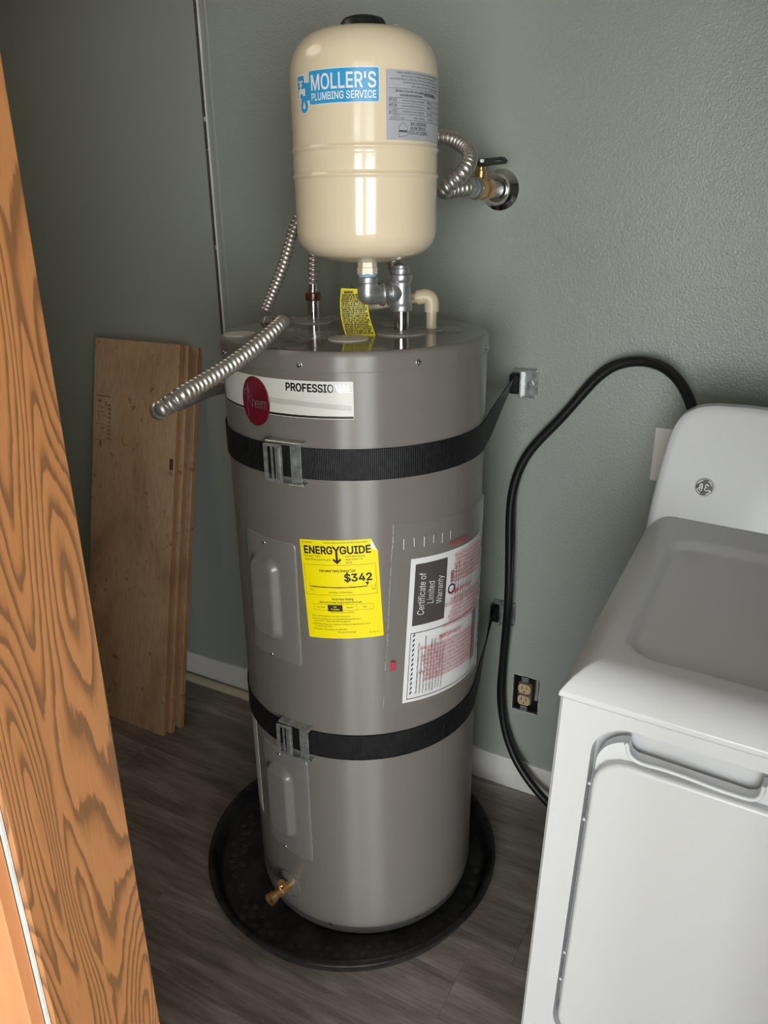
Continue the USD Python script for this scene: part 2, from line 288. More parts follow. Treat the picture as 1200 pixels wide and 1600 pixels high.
def vinyl():
    N = {'c': ('texture_coordinate', {}), 'o': ('object_info', {}), 'w': ('math', dict(math_type='multiply', value2=37.)),
         'm': ('mapping', {'scale': (1.3, 9., 1.)}), 'n': ('noise_texture', dict(dimensions='4D', scale=2.6, detail=6., roughness=.62, distortion=.6)), 'r': ('rgb_ramp', {'ramp': [(.25, (.09, .070, .059)), (.45, (.215, .178, .156)), (.6, (.305, .258, .232)), (.78, (.48, .425, .395))]}),
         'm2': ('mapping', {'scale': (3., 60., 1.)}), 'n2': ('noise_texture', dict(dimensions='4D', scale=3., detail=5., roughness=.7, distortion=.25)), 'r2': ('rgb_ramp', {'ramp': [(.3, (.62, .60, .58)), (.5, (1, 1, 1)), (.7, (1.22, 1.2, 1.18))]}),
         'v': ('map_range', dict(from_min=0., from_max=1., to_min=.84, to_max=1.12)), 'cv': ('combine_color', {}), 'x': ('mix_color', dict(blend_type='multiply', fac=.85, use_clamp=False)), 'x2': ('mix_color', dict(blend_type='multiply', fac=1., use_clamp=False)),
         'b': ('bump', dict(strength=.35, distance=.0006)), 'p': ('principled_bsdf', dict(roughness=.40, specular_ior_level=.45))}
    Lk = [('o.random', 'w.value1'), ('c.object', 'm.vector'), ('m.vector', 'n.vector'), ('w.value', 'n.w'), ('n.fac', 'r.fac'), ('c.object', 'm2.vector'), ('m2.vector', 'n2.vector'), ('w.value', 'n2.w'), ('n2.fac', 'r2.fac'), ('r.color', 'x.a'), ('r2.color', 'x.b'),
          ('o.random', 'v.value'), ('v.result', 'cv.r'), ('v.result', 'cv.g'), ('v.result', 'cv.b'), ('x.result', 'x2.a'), ('cv.color', 'x2.b'), ('x2.result', 'p.base_color'), ('n2.fac', 'b.height'), ('b.normal', 'p.normal')]
    return usdkit.material(stage, '/World/Looks/grey_vinyl_plank', N, Lk, surface='p.BSDF')
VINYL = vinyl()

# ================================================================== THE SETTING
YB, YL = .416, .4365            # face of the right part of the back wall; the left part lies a drywall sheet further back
XS = -.6865                     # where the two meet
XW0, XW1, CEIL = -1.72, 1.95, 2.45
YF0, YF1 = -1.077, -.957        # the wall with the doorway (towards the camera / towards the closet)
XJ, XJ2, HD = .295, 1.02, 2.08  # doorway
fl = thing('floor', 'dark grey-brown wood-look vinyl plank floor', None, (0, 0, 0), kind='structure')
obj('underlay', box((XW0-.1, -5.4, -.06), (6.8, .62, -.0045)), DARK, fl, False)
rng = np.random.default_rng(7)
PW, PL = .19, 1.28
y = .62
row = 0
while y > -1.0:
    x = XW0-.1 - rng.uniform(0, PL); lo = y-PW
    while x < 2.05:
        a, b = max(x, XW0-.1), min(x+PL, 2.05)
        if b-a > .03:
            obj('plank', box((a+.00015, lo+.00015, -.0045), (b-.00015, y-.00015, 0), .0004), VINYL, fl, False)
        x += PL
    y = lo; row += 1
obj('carpet', box((XW0-.1, -5.3, -.0045), (6.75, y, -.0002)), CARPET, fl, False, 'pale carpet of the room behind the camera')

HOLE = (.239, .263, .315, .377)     # outlet cut-out x0 z0 x1 z1
wall = m3.Manifold.cube((XW1-XS, .12, CEIL)).translate((XS, YB, 0)) - m3.Manifold.cube((HOLE[2]-HOLE[0], .07, HOLE[3]-HOLE[1])).translate((HOLE[0], YB-.01, HOLE[1]))
obj('wall_back', wall, WALL, None, False, 'sage green textured wall behind the water heater and dryer', kind='structure')
obj('wall_back_left', box((XW0-.1, YL, 0), (XS, YB+.12, CEIL)), WALLS, None, False, 'sage green shaded wall behind the leaning boards', kind='structure')
obj('wall_left', box((XW0-.1, YF1, 0), (XW0, YL, CEIL)), WALLS, None, False, 'sage green left wall of the closet', kind='structure')
obj('wall_right', box((XW1, YF1, 0), (XW1+.1, YB+.12, CEIL)), WALLS, None, False, 'sage green right wall of the closet', kind='structure')
wf = m3.Manifold.cube((6.9-(XW0-.1), YF1-YF0, CEIL)).translate((XW0-.1, YF0, 0)) - m3.Manifold.cube((XJ2-XJ+.04, .5, HD+.02)).translate((XJ-.02, YF0-.1, -.01))
obj('wall_front', wf, WALLS, None, False, 'wall with the wide closet doorway', kind='structure')
obj('ceiling', box((XW0-.1, -5.4, CEIL), (6.9, YB+.12, CEIL+.1)), OFFW, None, False, 'white ceiling', kind='structure')
rear = m3.Manifold.cube((8.7, .12, CEIL)).translate((XW0-.1, WY-.12, 0))
for a, b in WINDOWS: rear = rear - m3.Manifold.cube((b-a, .5, WZ[1]-WZ[0])).translate((a, WY-.3, WZ[0]))
obj('wall_rear', rear, OFFW, None, False, 'off-white wall with tall windows behind the camera', kind='structure')
obj('wall_rear_left', box((XW0-.1, WY, 0), (XW0, YF0, CEIL)), OFFW, None, False, 'off-white left wall of the room behind', kind='structure')
obj('wall_rear_right', box((6.8, WY, 0), (6.9, YF0, CEIL)), OFFW, None, False, 'off-white right wall of the room behind', kind='structure')
for i, (a, b) in enumerate(WINDOWS):
    w = thing(f'window_{i+1}', ['tall white framed window nearer the left', 'tall white framed window nearer the right'][i], None, (a, WY, WZ[0]), kind='structure')
    t = .05
    for lo, hi in (((a, WY-.1, WZ[0]), (a+t, WY-.02, WZ[1])), ((b-t, WY-.1, WZ[0]), (b, WY-.02, WZ[1])), ((a+t, WY-.1, WZ[0]), (b-t, WY-.02, WZ[0]+t)), ((a+t, WY-.1, WZ[1]-t), (b-t, WY-.02, WZ[1]))):
        obj('frame_rail', box(lo, hi, .004), TRIM, w)
    obj('glass', box((a+t, WY-.064, WZ[0]+t), (b-t, WY-.06, WZ[1]-t)), GLASSP, w, False)
# baseboards and the mouldings along the wall
def baseboard(name, x0, x1, yy, lab):
    prof = Polygon([(0, 0), (.013, 0), (.013, .088), (.009, .0955), (.004, .0966), (0, .0966)])
    m = ext(prof, x1-x0); obj(name, place(m, (x0, yy, 0), (0, -1, 0), (0, 0, 1), (1, 0, 0)), TRIM, None, 30, lab, kind='structure')
baseboard('baseboard_back', XS, XW1, YB, 'white baseboard along the wall right of the heater')
baseboard('baseboard_back_left', XW0, XS, YL, 'white baseboard along the shaded wall behind the boards')
q = Polygon([(0, 0), (.019, 0)] + [(.019*math.cos(a), .004+.015*math.sin(a)) for a in np.linspace(0, PI/2, 8)] + [(0, .019)])
obj('trim_1', place(ext(q, XS+.30-XW0), (XW0, YL-.026, 0), (0, -1, 0), (0, 0, 1), (1, 0, 0)), CREAM, None, 30, 'loose cream shoe moulding lying at the foot of the baseboard', kind='structure')
jt = thing('trim_2', 'unpainted vertical drywall joint strip beside a white bead', None, (XS, YB, 0), kind='structure')
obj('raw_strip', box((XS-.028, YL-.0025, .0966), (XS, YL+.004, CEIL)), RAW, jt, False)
zz = np.linspace(.0966, CEIL, 160); n1 = meshkit.noise(np.c_[zz*9, 0*zz, 0*zz], 3)
obj('white_bead', tube(np.c_[XS+.0005+.0012*(n1-.5), 0*zz+YB-.0002, zz], .0026+.0012*n1, 8), CAULK, jt)
obj('paint_ridge', tube(np.c_[XS+.021+.002*(n1-.5), 0*zz+YB+.0135, zz], .0150, 16), WALL, jt)
for z in (2.077, 1.785, 1.43):
    obj('nail_head', lathe([(0, .0015), (.003, .0012), (.0042, 0), (.0042, -.002)], (XS-.012, YL-.0025, z), (0, -1, 0), 14), DARK, jt)
for k, z in enumerate(np.random.default_rng(5).uniform(1.45, 2.15, 16)):
    obj('plaster_fleck', trimesh.creation.icosphere(1, .0012+.0012*(k % 3)).apply_transform(np.diag([1, .5, 1.8, 1])).apply_translation((XS-.006-.0011*(k*7 % 15), YL-.003, z)), CAULK, jt)

GLOW = usdkit.material(stage, '/World/Looks/lamp_diffuser_glow', {'e': ('emission', {'color': (1., .86, .70), 'strength': LAMP})}, [], surface='e.emission')
lp = thing('ceiling_light', 'round flush ceiling light of the closet', 'lamp', (-.80, -.50, CEIL))
obj('lamp_base', lathe([(0, 0), (.315, 0), (.315, -.025), (.300, -.030), (0, -.030)], (-.80, -.50, CEIL-.0005), n=48), WHITEP, lp)
obj('diffuser', lathe([(.305, -.024), (.295, -.045), (.24, -.072), (.13, -.088), (0, -.094)], (-.80, -.50, CEIL-.0005), n=48), GLOW, lp, True)

# ================================================================== DOORWAY WOODWORK (left edge of the picture)
jm = thing('door_1', 'broad stained fir door jamb with bold cathedral grain at the left edge', None, (XJ, YF1, 0), kind='structure')
obj('jamb', box((XJ-.019, YF0+.003, .0005), (XJ, YF1, HD+.02), .0025), FIR, jm)
obj('white_edge_strip', box((XJ-.0060, YF0-.0010, .0005), (XJ-.0030, YF0+.0028, HD+.015), .0005), CAULK, jm)
obj('casing', box((XJ-.085, YF0-.014, .0005), (XJ-.0063, YF0-.0002, HD+.07), .0012), FIR2, jm)
obj('jamb_right', box((XJ2, YF0, .0005), (XJ2+.019, YF1, HD+.02), .002), FIR, jm)
obj('head_jamb', box((XJ+.0005, YF0, HD), (XJ2-.0005, YF1, HD+.019), .002), FIR, jm)

# ================================================================== LEANING BOARDS
BW, BT, BL = .352, .018, 1.243; lean = math.atan2(.262, 1.214)
ax_u, ax_n = np.array([0, math.sin(lean), math.cos(lean)]), np.array([0, -math.cos(lean), math.sin(lean)])
specs = [(-.8165, .106, BW, BL, 0), (-.8035, .1295, BW-.01, BL-.006, 1), (-.7985, .166, BW-.02, BL-.016, 2)]
labs = ['stained brown plywood board leaning on the wall, front of three', 'plywood board sandwiched second in the leaning stack of three', 'rearmost plywood board of the leaning stack, mostly hidden']
for (xr, yb, bw, bl, k), lb in zip(specs, labs):
    o = np.array([xr-bw, yb, BT*math.sin(lean)*0 + .0008])
    b = thing('plywood_board', lb, 'board', (xr-bw/2, yb, 0), group='boards leaning on the wall')
    X = np.array([1., 0, 0])
    obj('face_panel', place(box((0, 0, -.0155), (bw-.003, bl, 0), .0008), o+np.array([0, 0, 0]), X, ax_u, ax_n), PLY, b)
    for j in range(3):
        obj('edge_ply', place(box((bw-.003, .0005, -.0155+j*.0052), (bw-.0005*(j % 2), bl-.0005, -.0155+j*.0052+.0047), .0004), o, X, ax_u, ax_n), PLYE, b)
    if k == 0:
        m = lambda P: place(ext(P, .0002, .0002), o, X, ax_u, ax_n)
        r5 = np.random.default_rng(3)
        # old print and scuffs on the face, high on the left
        st = [sbox(.012, 1.062, .075, 1.066), sbox(.02, 1.044, .035, 1.052)] + [sbox(.064+.002*r5.uniform(), .93+.013*i, .078, .93+.013*i+.004+.005*r5.uniform()) for i in range(9)] + [sbox(.008+.05*r5.uniform(), .91+.013*i, .03+.03*r5.uniform(), .912+.013*i) for i in range(10)]
        obj('faded_stamp', m(shapely.union_all(st)), mat('faded_stamp_ink', (.27, .165, .095), .7), b, False, 'faded brown stamp marks near the top left', kind='stuff')
        obj('dark_knot_patch', m(sbox(bw-.022, .868, bw-.008, .902)), mat('knot_patch', (.10, .05, .025), .6), b, False)

# ================================================================== DRAIN PAN
PC = np.array([-.0275, -.0245]); PR = .3695
pan = thing('drain_pan', 'round black plastic drip pan under the water heater', 'drain pan', (PC[0], PC[1], 0))
o = (PC[0], PC[1], 0)
obj('tray', lathe([(0, .0005), (PR-.030, .0005), (PR-.022, .004), (PR-.014, .024), (PR-.010, .042), (PR-.002, .043), (PR, .0455), (PR-.001, .0485), (PR-.006, .0495), (PR-.014, .0485), (PR-.019, .043), (PR-.027, .012), (PR-.036, .0055), (0, .0055)], o, n=160), PANM, pan, 50)
r9 = np.random.default_rng(11); spots = []
while len(spots) < 84:
    a, r = r9.uniform(0, 2*PI), r9.uniform(.286, .326)
    q = np.array([r*math.cos(a), r*math.sin(a)])
    if np.hypot(*(q+PC)) > .289 and all(np.hypot(*(q-s)) > .0215 for s in spots): spots.append(q)
PAND = mat('dusty_pan_boss', (.030, .028, .027), .33)
for q in spots:
    obj('embossed_disc', lathe([(.0092, 0), (.0086, .0008), (.0045, .0013), (0, .0014)], (PC[0]+q[0], PC[1]+q[1], .0053), n=16), PAND, pan)
obj('drain_fitting', lathe([(.009, 0), (.009, .003), (.0065, .003), (.0065, .0005), (0, .0005)], (PC[0]+.338, PC[1]+.075, .010), (-.6, 0, .8), 20), PLATE, pan, label='small white plug in the pan wall')

# ================================================================== WATER HEATER
HR, HZ = .267, 1.349
wh = thing('water_heater', 'tall taupe-grey electric water heater strapped upright in the black pan', 'water heater', (0, 0, .006))
obj('jacket', lathe([(HR-.006, .034), (HR, .034), (HR, .7), (HR, 1.318), (HR-.004, 1.318)], n=192), STEEL, wh, 40)
obj('base_band', lathe([(0, .006), (HR-.010, .006), (HR-.0045, .010), (HR-.003, .034), (HR-.010, .0342)], n=160), BASEG, wh, 40)
cr_ = HR+.0032
obj('cap_skirt', lathe([(HR-.002, 1.3135), (cr_-.0006, 1.3135), (cr_, 1.315), (cr_, 1.318), (cr_-.0012, 1.3205), (cr_-.0012, 1.3375), (cr_-.0032, 1.3445), (cr_-.008, 1.3480), (cr_-.010, 1.3484)], n=192), STEEL, wh, 40)
obj('top_cap', lathe([(cr_-.010, 1.3484), (cr_-.014, 1.349), (0, 1.349)], n=192), STEELTOP, wh, 35)
def screw(ang, z, r=.0046, R=HR, parent=wh, c=(0, 0)):
    a = math.radians(ang); n = np.array([math.cos(a), math.sin(a), 0]); p = np.array([c[0], c[1], z]) + n*(R-.0005)
    h = lathe([(0, .0028), (r*.35, .0027), (r*.5, .0021), (r*.85, .0019), (r, .0008), (r*1.15, .0005), (r*1.15, 0)], p, n, 16)
    return obj('screw', h, CHROME, parent)
for k in range(8): screw(-80.5+45*k, 1.326, R=cr_)
for k in range(8): screw(-79+45.2*k, .029, .0042, R=HR-.003)
# plug caps, gaskets and films on the top
def disc(name, x, y, r, h, m, n=40, **kw):
    return obj(name, lathe([(r, 0), (r*.985, h*.8), (r*.93, h), (0, h)], (x, y, HZ-.0002), n=n), m, wh, **kw)
disc('plug_cap', -.172, -.152, .031, .0045, CAPC, label='pale round plug cap at the left rim')
disc('plug_cap', .050, -.108, .039, .003, CAPC, label='pale round plug cap under the yellow tag')
disc('plug_cap', .030, .114, .034, .003, GASKET)
disc('pipe_gasket', .105, .001, .050, .004, GASKET, label='grey foam gasket round the cold riser')
disc('pipe_gasket', -.151, .080, .046, .003, GASKET, label='crumpled grey gasket round the hot nipple')
disc('pipe_gasket', .135, .075, .030, .002, GASKET)
def film_disc(x, y, r, seed, amp):
    t = np.linspace(0, 2*PI, 48, endpoint=False); V = [[x, y, HZ+.002]]; F = []
    rr = r*(1+.10*np.sin(5*t+seed)+.05*np.sin(9*t+2*seed))
    for k, s in enumerate((.35, .7, 1.0)):
        zz = HZ+.0014+amp*meshkit.noise(np.c_[np.cos(t)*s*3+seed, np.sin(t)*s*3, 0*t+k], seed)*s
        V += np.c_[x+rr*s*np.cos(t), y+rr*s*np.sin(t), zz].tolist()
    n = 48; a = np.arange(n); b = (a+1) % n
    F.append(np.stack([0*a, 1+a, 1+b], 1))
    for k in range(2):
        F += [np.stack([1+k*n+a, 1+(k+1)*n+a, 1+(k+1)*n+b], 1), np.stack([1+k*n+a, 1+(k+1)*n+b, 1+k*n+b], 1)]
    return trimesh.Trimesh(np.array(V), np.vstack(F), process=False)
obj('clear_film', film_disc(-.045, -.125, .082, 2, .006), FILM2, wh, True, 'crumpled clear film on the top near the front rim')
obj('clear_film', film_disc(-.151, .08, .070, 4, .010), FILM2, wh, True, 'crumpled clear film round the hot nipple')
obj('clear_film', place(trimesh.Trimesh([[-.045, -.028, 0], [.05, -.028, 0], [.05, .028, .002], [-.045, .028, .001]], [[0, 1, 2], [0, 2, 3]]), (.150, .062, HZ+.003), (.93, .37, 0), (-.37, .93, 0), (0, 0, 1)), FILM2, wh, False, 'flat clear square sheet by the cream elbow')
# element covers: a plate with a raised housing
def access_panel(ang, z, w, h, rotz=0.):
    nx, ny = 56, 96; u = np.linspace(-w/2, w/2, nx); v = np.linspace(-h/2, h/2, ny); U, V = np.meshgrid(u, v, indexing='ij')
    bw, bh, r = w*.30, h*.345, .028; cx = -.010
    qx, qy = np.abs(U-cx)-bw+r, np.abs(V-.002)-bh+r
    d = np.hypot(np.maximum(qx, 0), np.maximum(qy, 0)) + np.minimum(np.maximum(qx, qy), 0) - r
    s = np.clip(-d/.017, 0, 1); s = s*s*(3-2*s)
    ex = np.minimum.reduce([w/2-np.abs(U), h/2-np.abs(V)])
    lip = np.clip(ex/.0035, 0, 1)
    W = .0004 + .0022*np.sqrt(1-(1-lip)**2) + .0135*s
    cc = .012   # rounded corners: pull the corner samples in
    for sx in (-1, 1):
        for sy in (-1, 1):
            dx, dy = sx*U-(w/2-cc), sy*V-(h/2-cc); k = (dx > 0) & (dy > 0); l = np.hypot(dx, dy); f = np.where(k & (l > 0), np.maximum(dx, dy)/np.maximum(l, 1e-9), 1)
            U = np.where(k, sx*((w/2-cc)+dx*f), U); V = np.where(k, sy*((h/2-cc)+dy*f), V)
    P = np.stack([U, V, W], -1).reshape(-1, 3)
    i, j = np.meshgrid(np.arange(nx-1), np.arange(ny-1), indexing='ij'); a = (i*ny+j).ravel()
    F = np.vstack([np.stack([a, a+ny, a+ny+1], 1), np.stack([a, a+ny+1, a+1], 1)])
    m = trimesh.Trimesh(P, F, process=False)
    B = P.copy(); B[:, 2] = -.001; rim = np.r_[[k*ny for k in range(nx)], [(nx-1)*ny+k for k in range(1, ny)], [k*ny+ny-1 for k in range(nx-2, -1, -1)], [k for k in range(ny-2, 0, -1)]]
    n0 = len(P); rim2 = np.roll(rim, -1)
    F2 = np.vstack([np.stack([rim+n0, rim2+n0, rim2], 1), np.stack([rim+n0, rim2, rim], 1)])
    return wrap(trimesh.Trimesh(np.vstack([P, B]), np.vstack([F, F2]), process=False), HR, ang, z, maxe=None)
ap = obj('access_panel', access_panel(-102.0, .850, .146, .272), PANEL, wh, 50, label='upper grey access cover with a raised housing')
screw(-103.2, .972, .0040, HR+.0022, ap); screw(-103.2, .722, .0040, HR+.0022, ap)
ap2 = obj('access_panel', access_panel(-101.9, .342, .146, .280), PANEL, wh, 50, label='lower grey access cover below the lower strap')
screw(-103.2, .470, .0040, HR+.0022, ap2); screw(-103.2, .212, .0040, HR+.0022, ap2)
# name plate
A0, A1 = -131, -60.4; wN = math.radians(A1-A0)*HR
np_ = obj('name_plate', wrap(rrect(0, 0, wN, .0665, .002), HR, A0, 1.232, th=.0005), NAMEPL, wh, 40, label='white name plate with a dark red oval emblem')
sw = [(x, .022+.010*math.sin(x*9)) for x in np.linspace(.10, wN-.004, 30)]
obj('pale_swoosh', wrap(tri2d(Polygon(sw+[(x, y_-.009-.03*(wN-x)*.2) for x, y_ in sw[::-1]])), HR, A0, 1.232, lift=.0007), mat('swoosh_grey', (.56, .54, .50), .3), np_, True)
obj('black_stripe', wrap(tri2d(sbox(.004, .0012, wN-.0005, .0052)), HR, A0, 1.232, lift=.0008), INK, np_, True)
pf = text('PROFESSIONAL', .0135, x=wN-.002, y=.0475, width=.1205, bold=True, anchor='r')
obj('lettering', wrap(cat_(pf, pf.copy().apply_translation((-.0006, 0, 0)), pf.copy().apply_translation((-.0003, .0003, 0))), HR, A0, 1.232, lift=.0009), FOIL, np_, True, kind='stuff')
em = [(.0365*math.cos(a), .0455*math.sin(a)) for a in np.linspace(0, 2*PI, 72, endpoint=False)]
eml = bevelled(Polygon(em), .0022, .001); EA = -102.6
obj('emblem', wrap(eml, HR, EA, 1.2515, lift=.0005, maxe=None), EMBLEM, np_, 50, label='dark red oval maker emblem')
S = lambda pts: stroke([(x/1000, y_/1000) for x, y_ in pts], .0009)
def arc(cx, cy, rx, ry, a0, a1, n=14): return [(cx+rx*math.cos(math.radians(a)), cy+ry*math.sin(math.radians(a))) for a in np.linspace(a0, a1, n)]
# hand-drawn script: tall R, then h e e m
script = [S([(-19, -30), (-20, -8), (-19, 12), (-17, 31), (-15.5, 20), (-16, 4)]), S([(-28, 10)] + arc(-20, 12, 9.5, 9, 150, -70) + [(-16, 3), (-11, -6), (-6, -11.5)]),
          S([(-6, 12), (-6.5, -11)]), S([(-6.2, -4)] + arc(-2.6, -2.5, 3.4, 5, 150, 0) + [(.8, -11)]),
          S([(3.2, -4), (9, -3)] + arc(6, -4, 3.4, 6.4, 10, 320)), S([(11.6, -4), (17, -3)] + arc(14.2, -4, 3.2, 6.4, 10, 320)),
          S([(19.5, 2), (19.2, -11)]), S([(19.4, -3)] + arc(22.2, -2.5, 2.6, 5, 150, 0) + [(24.6, -10.5)]), S([(24.8, -3)] + arc(27.4, -2.5, 2.6, 5, 150, 0) + [(29.6, -10)])]
obj('emblem_script', wrap(tri2d(shapely.union_all(script)), HR, EA, 1.2515, lift=.0030), EMBINK, np_, True, kind='stuff')
# yellow energy label
EW, EH = .149, .208; eg = [(0, 0), (EW, 0), (EW, EH-.026), (EW-.011, EH), (0, EH)]; EGA, EGZ, ROT = -82.05, .7905, 3.0
el = obj('energy_label', wrap(Polygon(eg).buffer(-.002).buffer(.002), HR, EGA, EGZ, rot=ROT, th=.0004), YELLOW, wh, 40, label='bright yellow energy cost label')
L = lambda ms, nm, m_, **k: obj(nm, wrap(cat_(*ms), HR, EGA, EGZ, lift=.0006, rot=ROT), m_, el, True, kind='stuff', **k)
big = [text('ENERG', .0150, x=.0075, y=.180, width=.0560, bold=True), text('Y', .0150, x=.0635, y=.180, width=.0145, bold=True), text('GUIDE', .0150, x=.0775, y=.180, width=.0580, bold=True),
       rect(.0690, .163, .0724, .186), tri2d(Polygon([(.0625, .1675), (.0645, .1705), (.0707, .1645), (.0769, .1705), (.0789, .1675), (.0707, .1595)])),
       text('$342', .0150, x=.0815, y=.1232, width=.0525, bold=True), tri2d(Polygon([(.1212, .1200), (.1278, .1200), (.1245, .1130)]))]
big = [b for m in big for b in (m, m.copy().apply_translation((.0006, .0002, 0)), m.copy().apply_translation((.0002, .0006, 0)))]
L(big, 'large_print', INK)
fine = [text('U.S. Government', .0032, .004, .2015, width=.021), text('Federal law prohibits removal of this label before consumer purchase.', .0032, .047, .2015, width=.084),
        text('Water Heater - Electric', .0036, .0070, .1735, width=.033), text('Tank Size (Storage Capacity): 51 gallons', .0036, .0070, .1665, width=.052), text('Rheem Manufacturing', .0036, .088, .1735, width=.036), text('Model PROE50 T2 RH', .0036, .088, .1670, width=.032), text('RH95', .0036, .088, .1605, width=.011),
        outline(.004, .094, EW-.006, .1575, .0005), text('Estimated Yearly Energy Cost', .0052, .0345, .1430, width=.070, bold=True),
        tri2d(Polygon([(.013, .1105), (.0707, .1095), (.1245, .1105), (.1245, .1122), (.0707, .1112), (.013, .1122)])), rect(.0128, .1105, .0133, .1180), rect(.1395, .1045, .1400, .1175), rect(.128, .1108, .1395, .1112), rect(.042, .1075, .0423, .1100), rect(.0705, .1075, .0708, .1100), rect(.099, .1075, .0993, .1100),
        text('$298', .0030, .012, .1030, width=.0075), text('$364', .0030, .1325, .1030, width=.0075), text('Cost Range of Similar Models', .0034, .0490, .0985, width=.046),
        text('First Hour Rating', .0046, .0545, .0835, width=.041, bold=True), text('(How much hot water you get in the first hour of use)', .0040, .0285, .0770, width=.083, bold=True),
        outline(.017, .0615, EW-.016, .0745, .0004), rect(.1015, .0615, .1018, .0745), text('Very Small', .0032, .0230, .0665, width=.016), text('Medium', .0032, .0810, .0665, width=.013), text('High', .0032, .1130, .0665, width=.007),
        text('(Estimated Yearly Energy Use: 2850 kWh)', .0030, .0490, .0560, width=.046)]
for k, (x, y_, w, s) in enumerate([(.015, .0475, .072, 'Your cost will depend on your utility rates and use.'), (.015, .0415, .092, 'Cost range based only on models fueled by electricity with a'), (.015, .0365, .072, 'low first hour rating (less than 51 gallons).'),
        (.015, .0300, .110, 'Estimated energy cost is based on a national average electricity cost of'), (.015, .0250, .036, '12 cents per kWh.'), (.015, .0185, .064, 'Estimated yearly energy use: 2850 kWh.'), (.060, .0130, .036, 'ftc.gov/energy'), (.122, .0100, .018, '96-02-35')]):
    fine.append(text(s, .0032, x, y_, width=w))
    if k in (0, 1, 3, 5): fine.append(rect(x-.0035, y_+.0008, x-.0018, y_+.0026))
L(fine, 'fine_print', INK)
L([rect(.0445, .0595, .0735, .0735)], 'black_rating_box', INK)
obj('box_print', wrap(cat_(text('Low', .0034, .059, .0680, width=.006, bold=True, anchor='c'), text('51 Gallons', .0034, .059, .0625, width=.016, bold=True, anchor='c')), HR, EGA, EGZ, lift=.0008, rot=ROT), YELLOW, el, True, kind='stuff')
obj('peeled_corner', wrap(Polygon([(EW-.0112, EH-.0005), (EW-.0005, EH-.0265), (EW-.0135, EH-.0165)]), HR, EGA, EGZ, lift=.0012, rot=ROT, th=.0003), PAPER, el, True, label='white peeled corner')
# document pouch with the papers in it
PA, PZ, PRT, PWd, PH = -50.9, .6305, -3.4, .292, .401
def sheet(w, h, amp, seed, nx=40, ny=48, x0=0, y0=0, wz=0):
    u, v = np.meshgrid(np.linspace(x0, x0+w, nx), np.linspace(y0, y0+h, ny), indexing='ij'); n = meshkit.noise(np.stack([u*22, v*14, 0*u+seed], -1), seed)
    e = np.minimum.reduce([u-x0, x0+w-u, v-y0, y0+h-v]); W = wz + amp*n*np.clip(e/.02, 0, 1)
    P = np.stack([u, v, W], -1).reshape(-1, 3); i, j = np.meshgrid(np.arange(nx-1), np.arange(ny-1), indexing='ij'); a = (i*ny+j).ravel()
    return trimesh.Trimesh(P, np.vstack([np.stack([a, a+ny, a+ny+1], 1), np.stack([a, a+ny+1, a+1], 1)]), process=False)
dp = obj('document_pouch', wrap(sheet(PWd, PH, .0035, 6, wz=.0032), HR, PA, PZ, rot=PRT, maxe=None), FILM, wh, True, label='clear plastic pouch holding warranty papers')
for k, (x, ln) in enumerate([(.0, 1), (PWd, 1)]):
    yy = np.linspace(0, PH, 60); nn = meshkit.noise(np.c_[yy*30, 0*yy+k, 0*yy], 8)
    vv = np.c_[x+.0015*(nn-.5), yy, .0030+0*yy]; q = math.radians(PRT); vv[:, :2] = vv[:, :2] @ np.array([[math.cos(q), math.sin(q)], [-math.sin(q), math.cos(q)]])
    a = math.radians(PA)+vv[:, 0]/HR; r = HR+vv[:, 2]
    obj('welded_edge', tube(np.stack([r*np.cos(a), r*np.sin(a), PZ+vv[:, 1]], 1), .0011+.0006*nn, 6), FILM2, dp)
for k in range(6):
    obj('crease', wrap(tri2d(stroke([(.020+.021*k, PH-.030), (.021+.021*k, PH-.050+.004*(k % 2))], .0009)), HR, PA, PZ, lift=.0070, rot=PRT), CAULK, dp, True)
PX, PY, pw, ph = .040, .006, .247, .320     # the paper inside
obj('certificate', wrap(sheet(pw, ph, .0012, 9, 24, 30, PX, PY, .0012), HR, PA, PZ, rot=PRT, maxe=None), PAPER, dp, True, label='white warranty certificate sheet')
Q = lambda ms, nm, m_, lf=.0030, **k: obj(nm, wrap(cat_(*ms), HR, PA, PZ, lift=lf, rot=PRT), m_, dp, True, **k)
Q([rect(PX+.010, PY+.176, PX+.087, PY+.308)], 'dark_title_block', DKBLOCK)
cw = []
for k, (s, w) in enumerate([('Certificate of', .090), ('Limited', .047), ('Warranty', .060)]):
    cw.append(text(s, .0150, PX+.0345+.0215*k, PY+.243, width=w, rot=PI/2, anchor='c', shear=.18))
Q(cw, 'title_lettering', WINK, .0033, kind='stuff')
blk = [text('rheem.com/warranty', .0050, PX+.205, PY+.020, width=.060, rot=PI/2), outline(PX+.008, PY+.008, pw+PX-.012, PY+.160, .0011)]
for k in range(13): blk.append(tri2d(Polygon([(PX+.014, PY+.018+.011*k), (PX+.018, PY+.022+.011*k), (PX+.018, PY+.027+.011*k), (PX+.014, PY+.023+.011*k)])))
rl = np.random.default_rng(21)
words = ['This warranty applies to the original owner only', 'The tank is warranted against leaks for the term', 'Proper installation and maintenance required', 'Save this certificate with your sales receipt', 'Register online or by telephone after installation', 'Model and serial number on rating plate']
for k in range(9): blk.append(text(words[k % 6], .0040, PX+.030+.0078*k, PY+.016+.003*rl.uniform(), width=.095+.035*rl.uniform(), rot=PI/2))
for k in range(8): blk.append(text(words[(k+2) % 6], .0040, PX+.118+.0090*k, PY+.195+.01*rl.uniform(), width=.07+.035*rl.uniform(), rot=PI/2))
blk += [tri2d(Point(PX+.104, PY+.236).buffer(.011).difference(Point(PX+.104, PY+.236).buffer(.0075))), text('PRO', .0085, PX+.1085, PY+.252, width=.024, rot=PI/2, bold=True)]
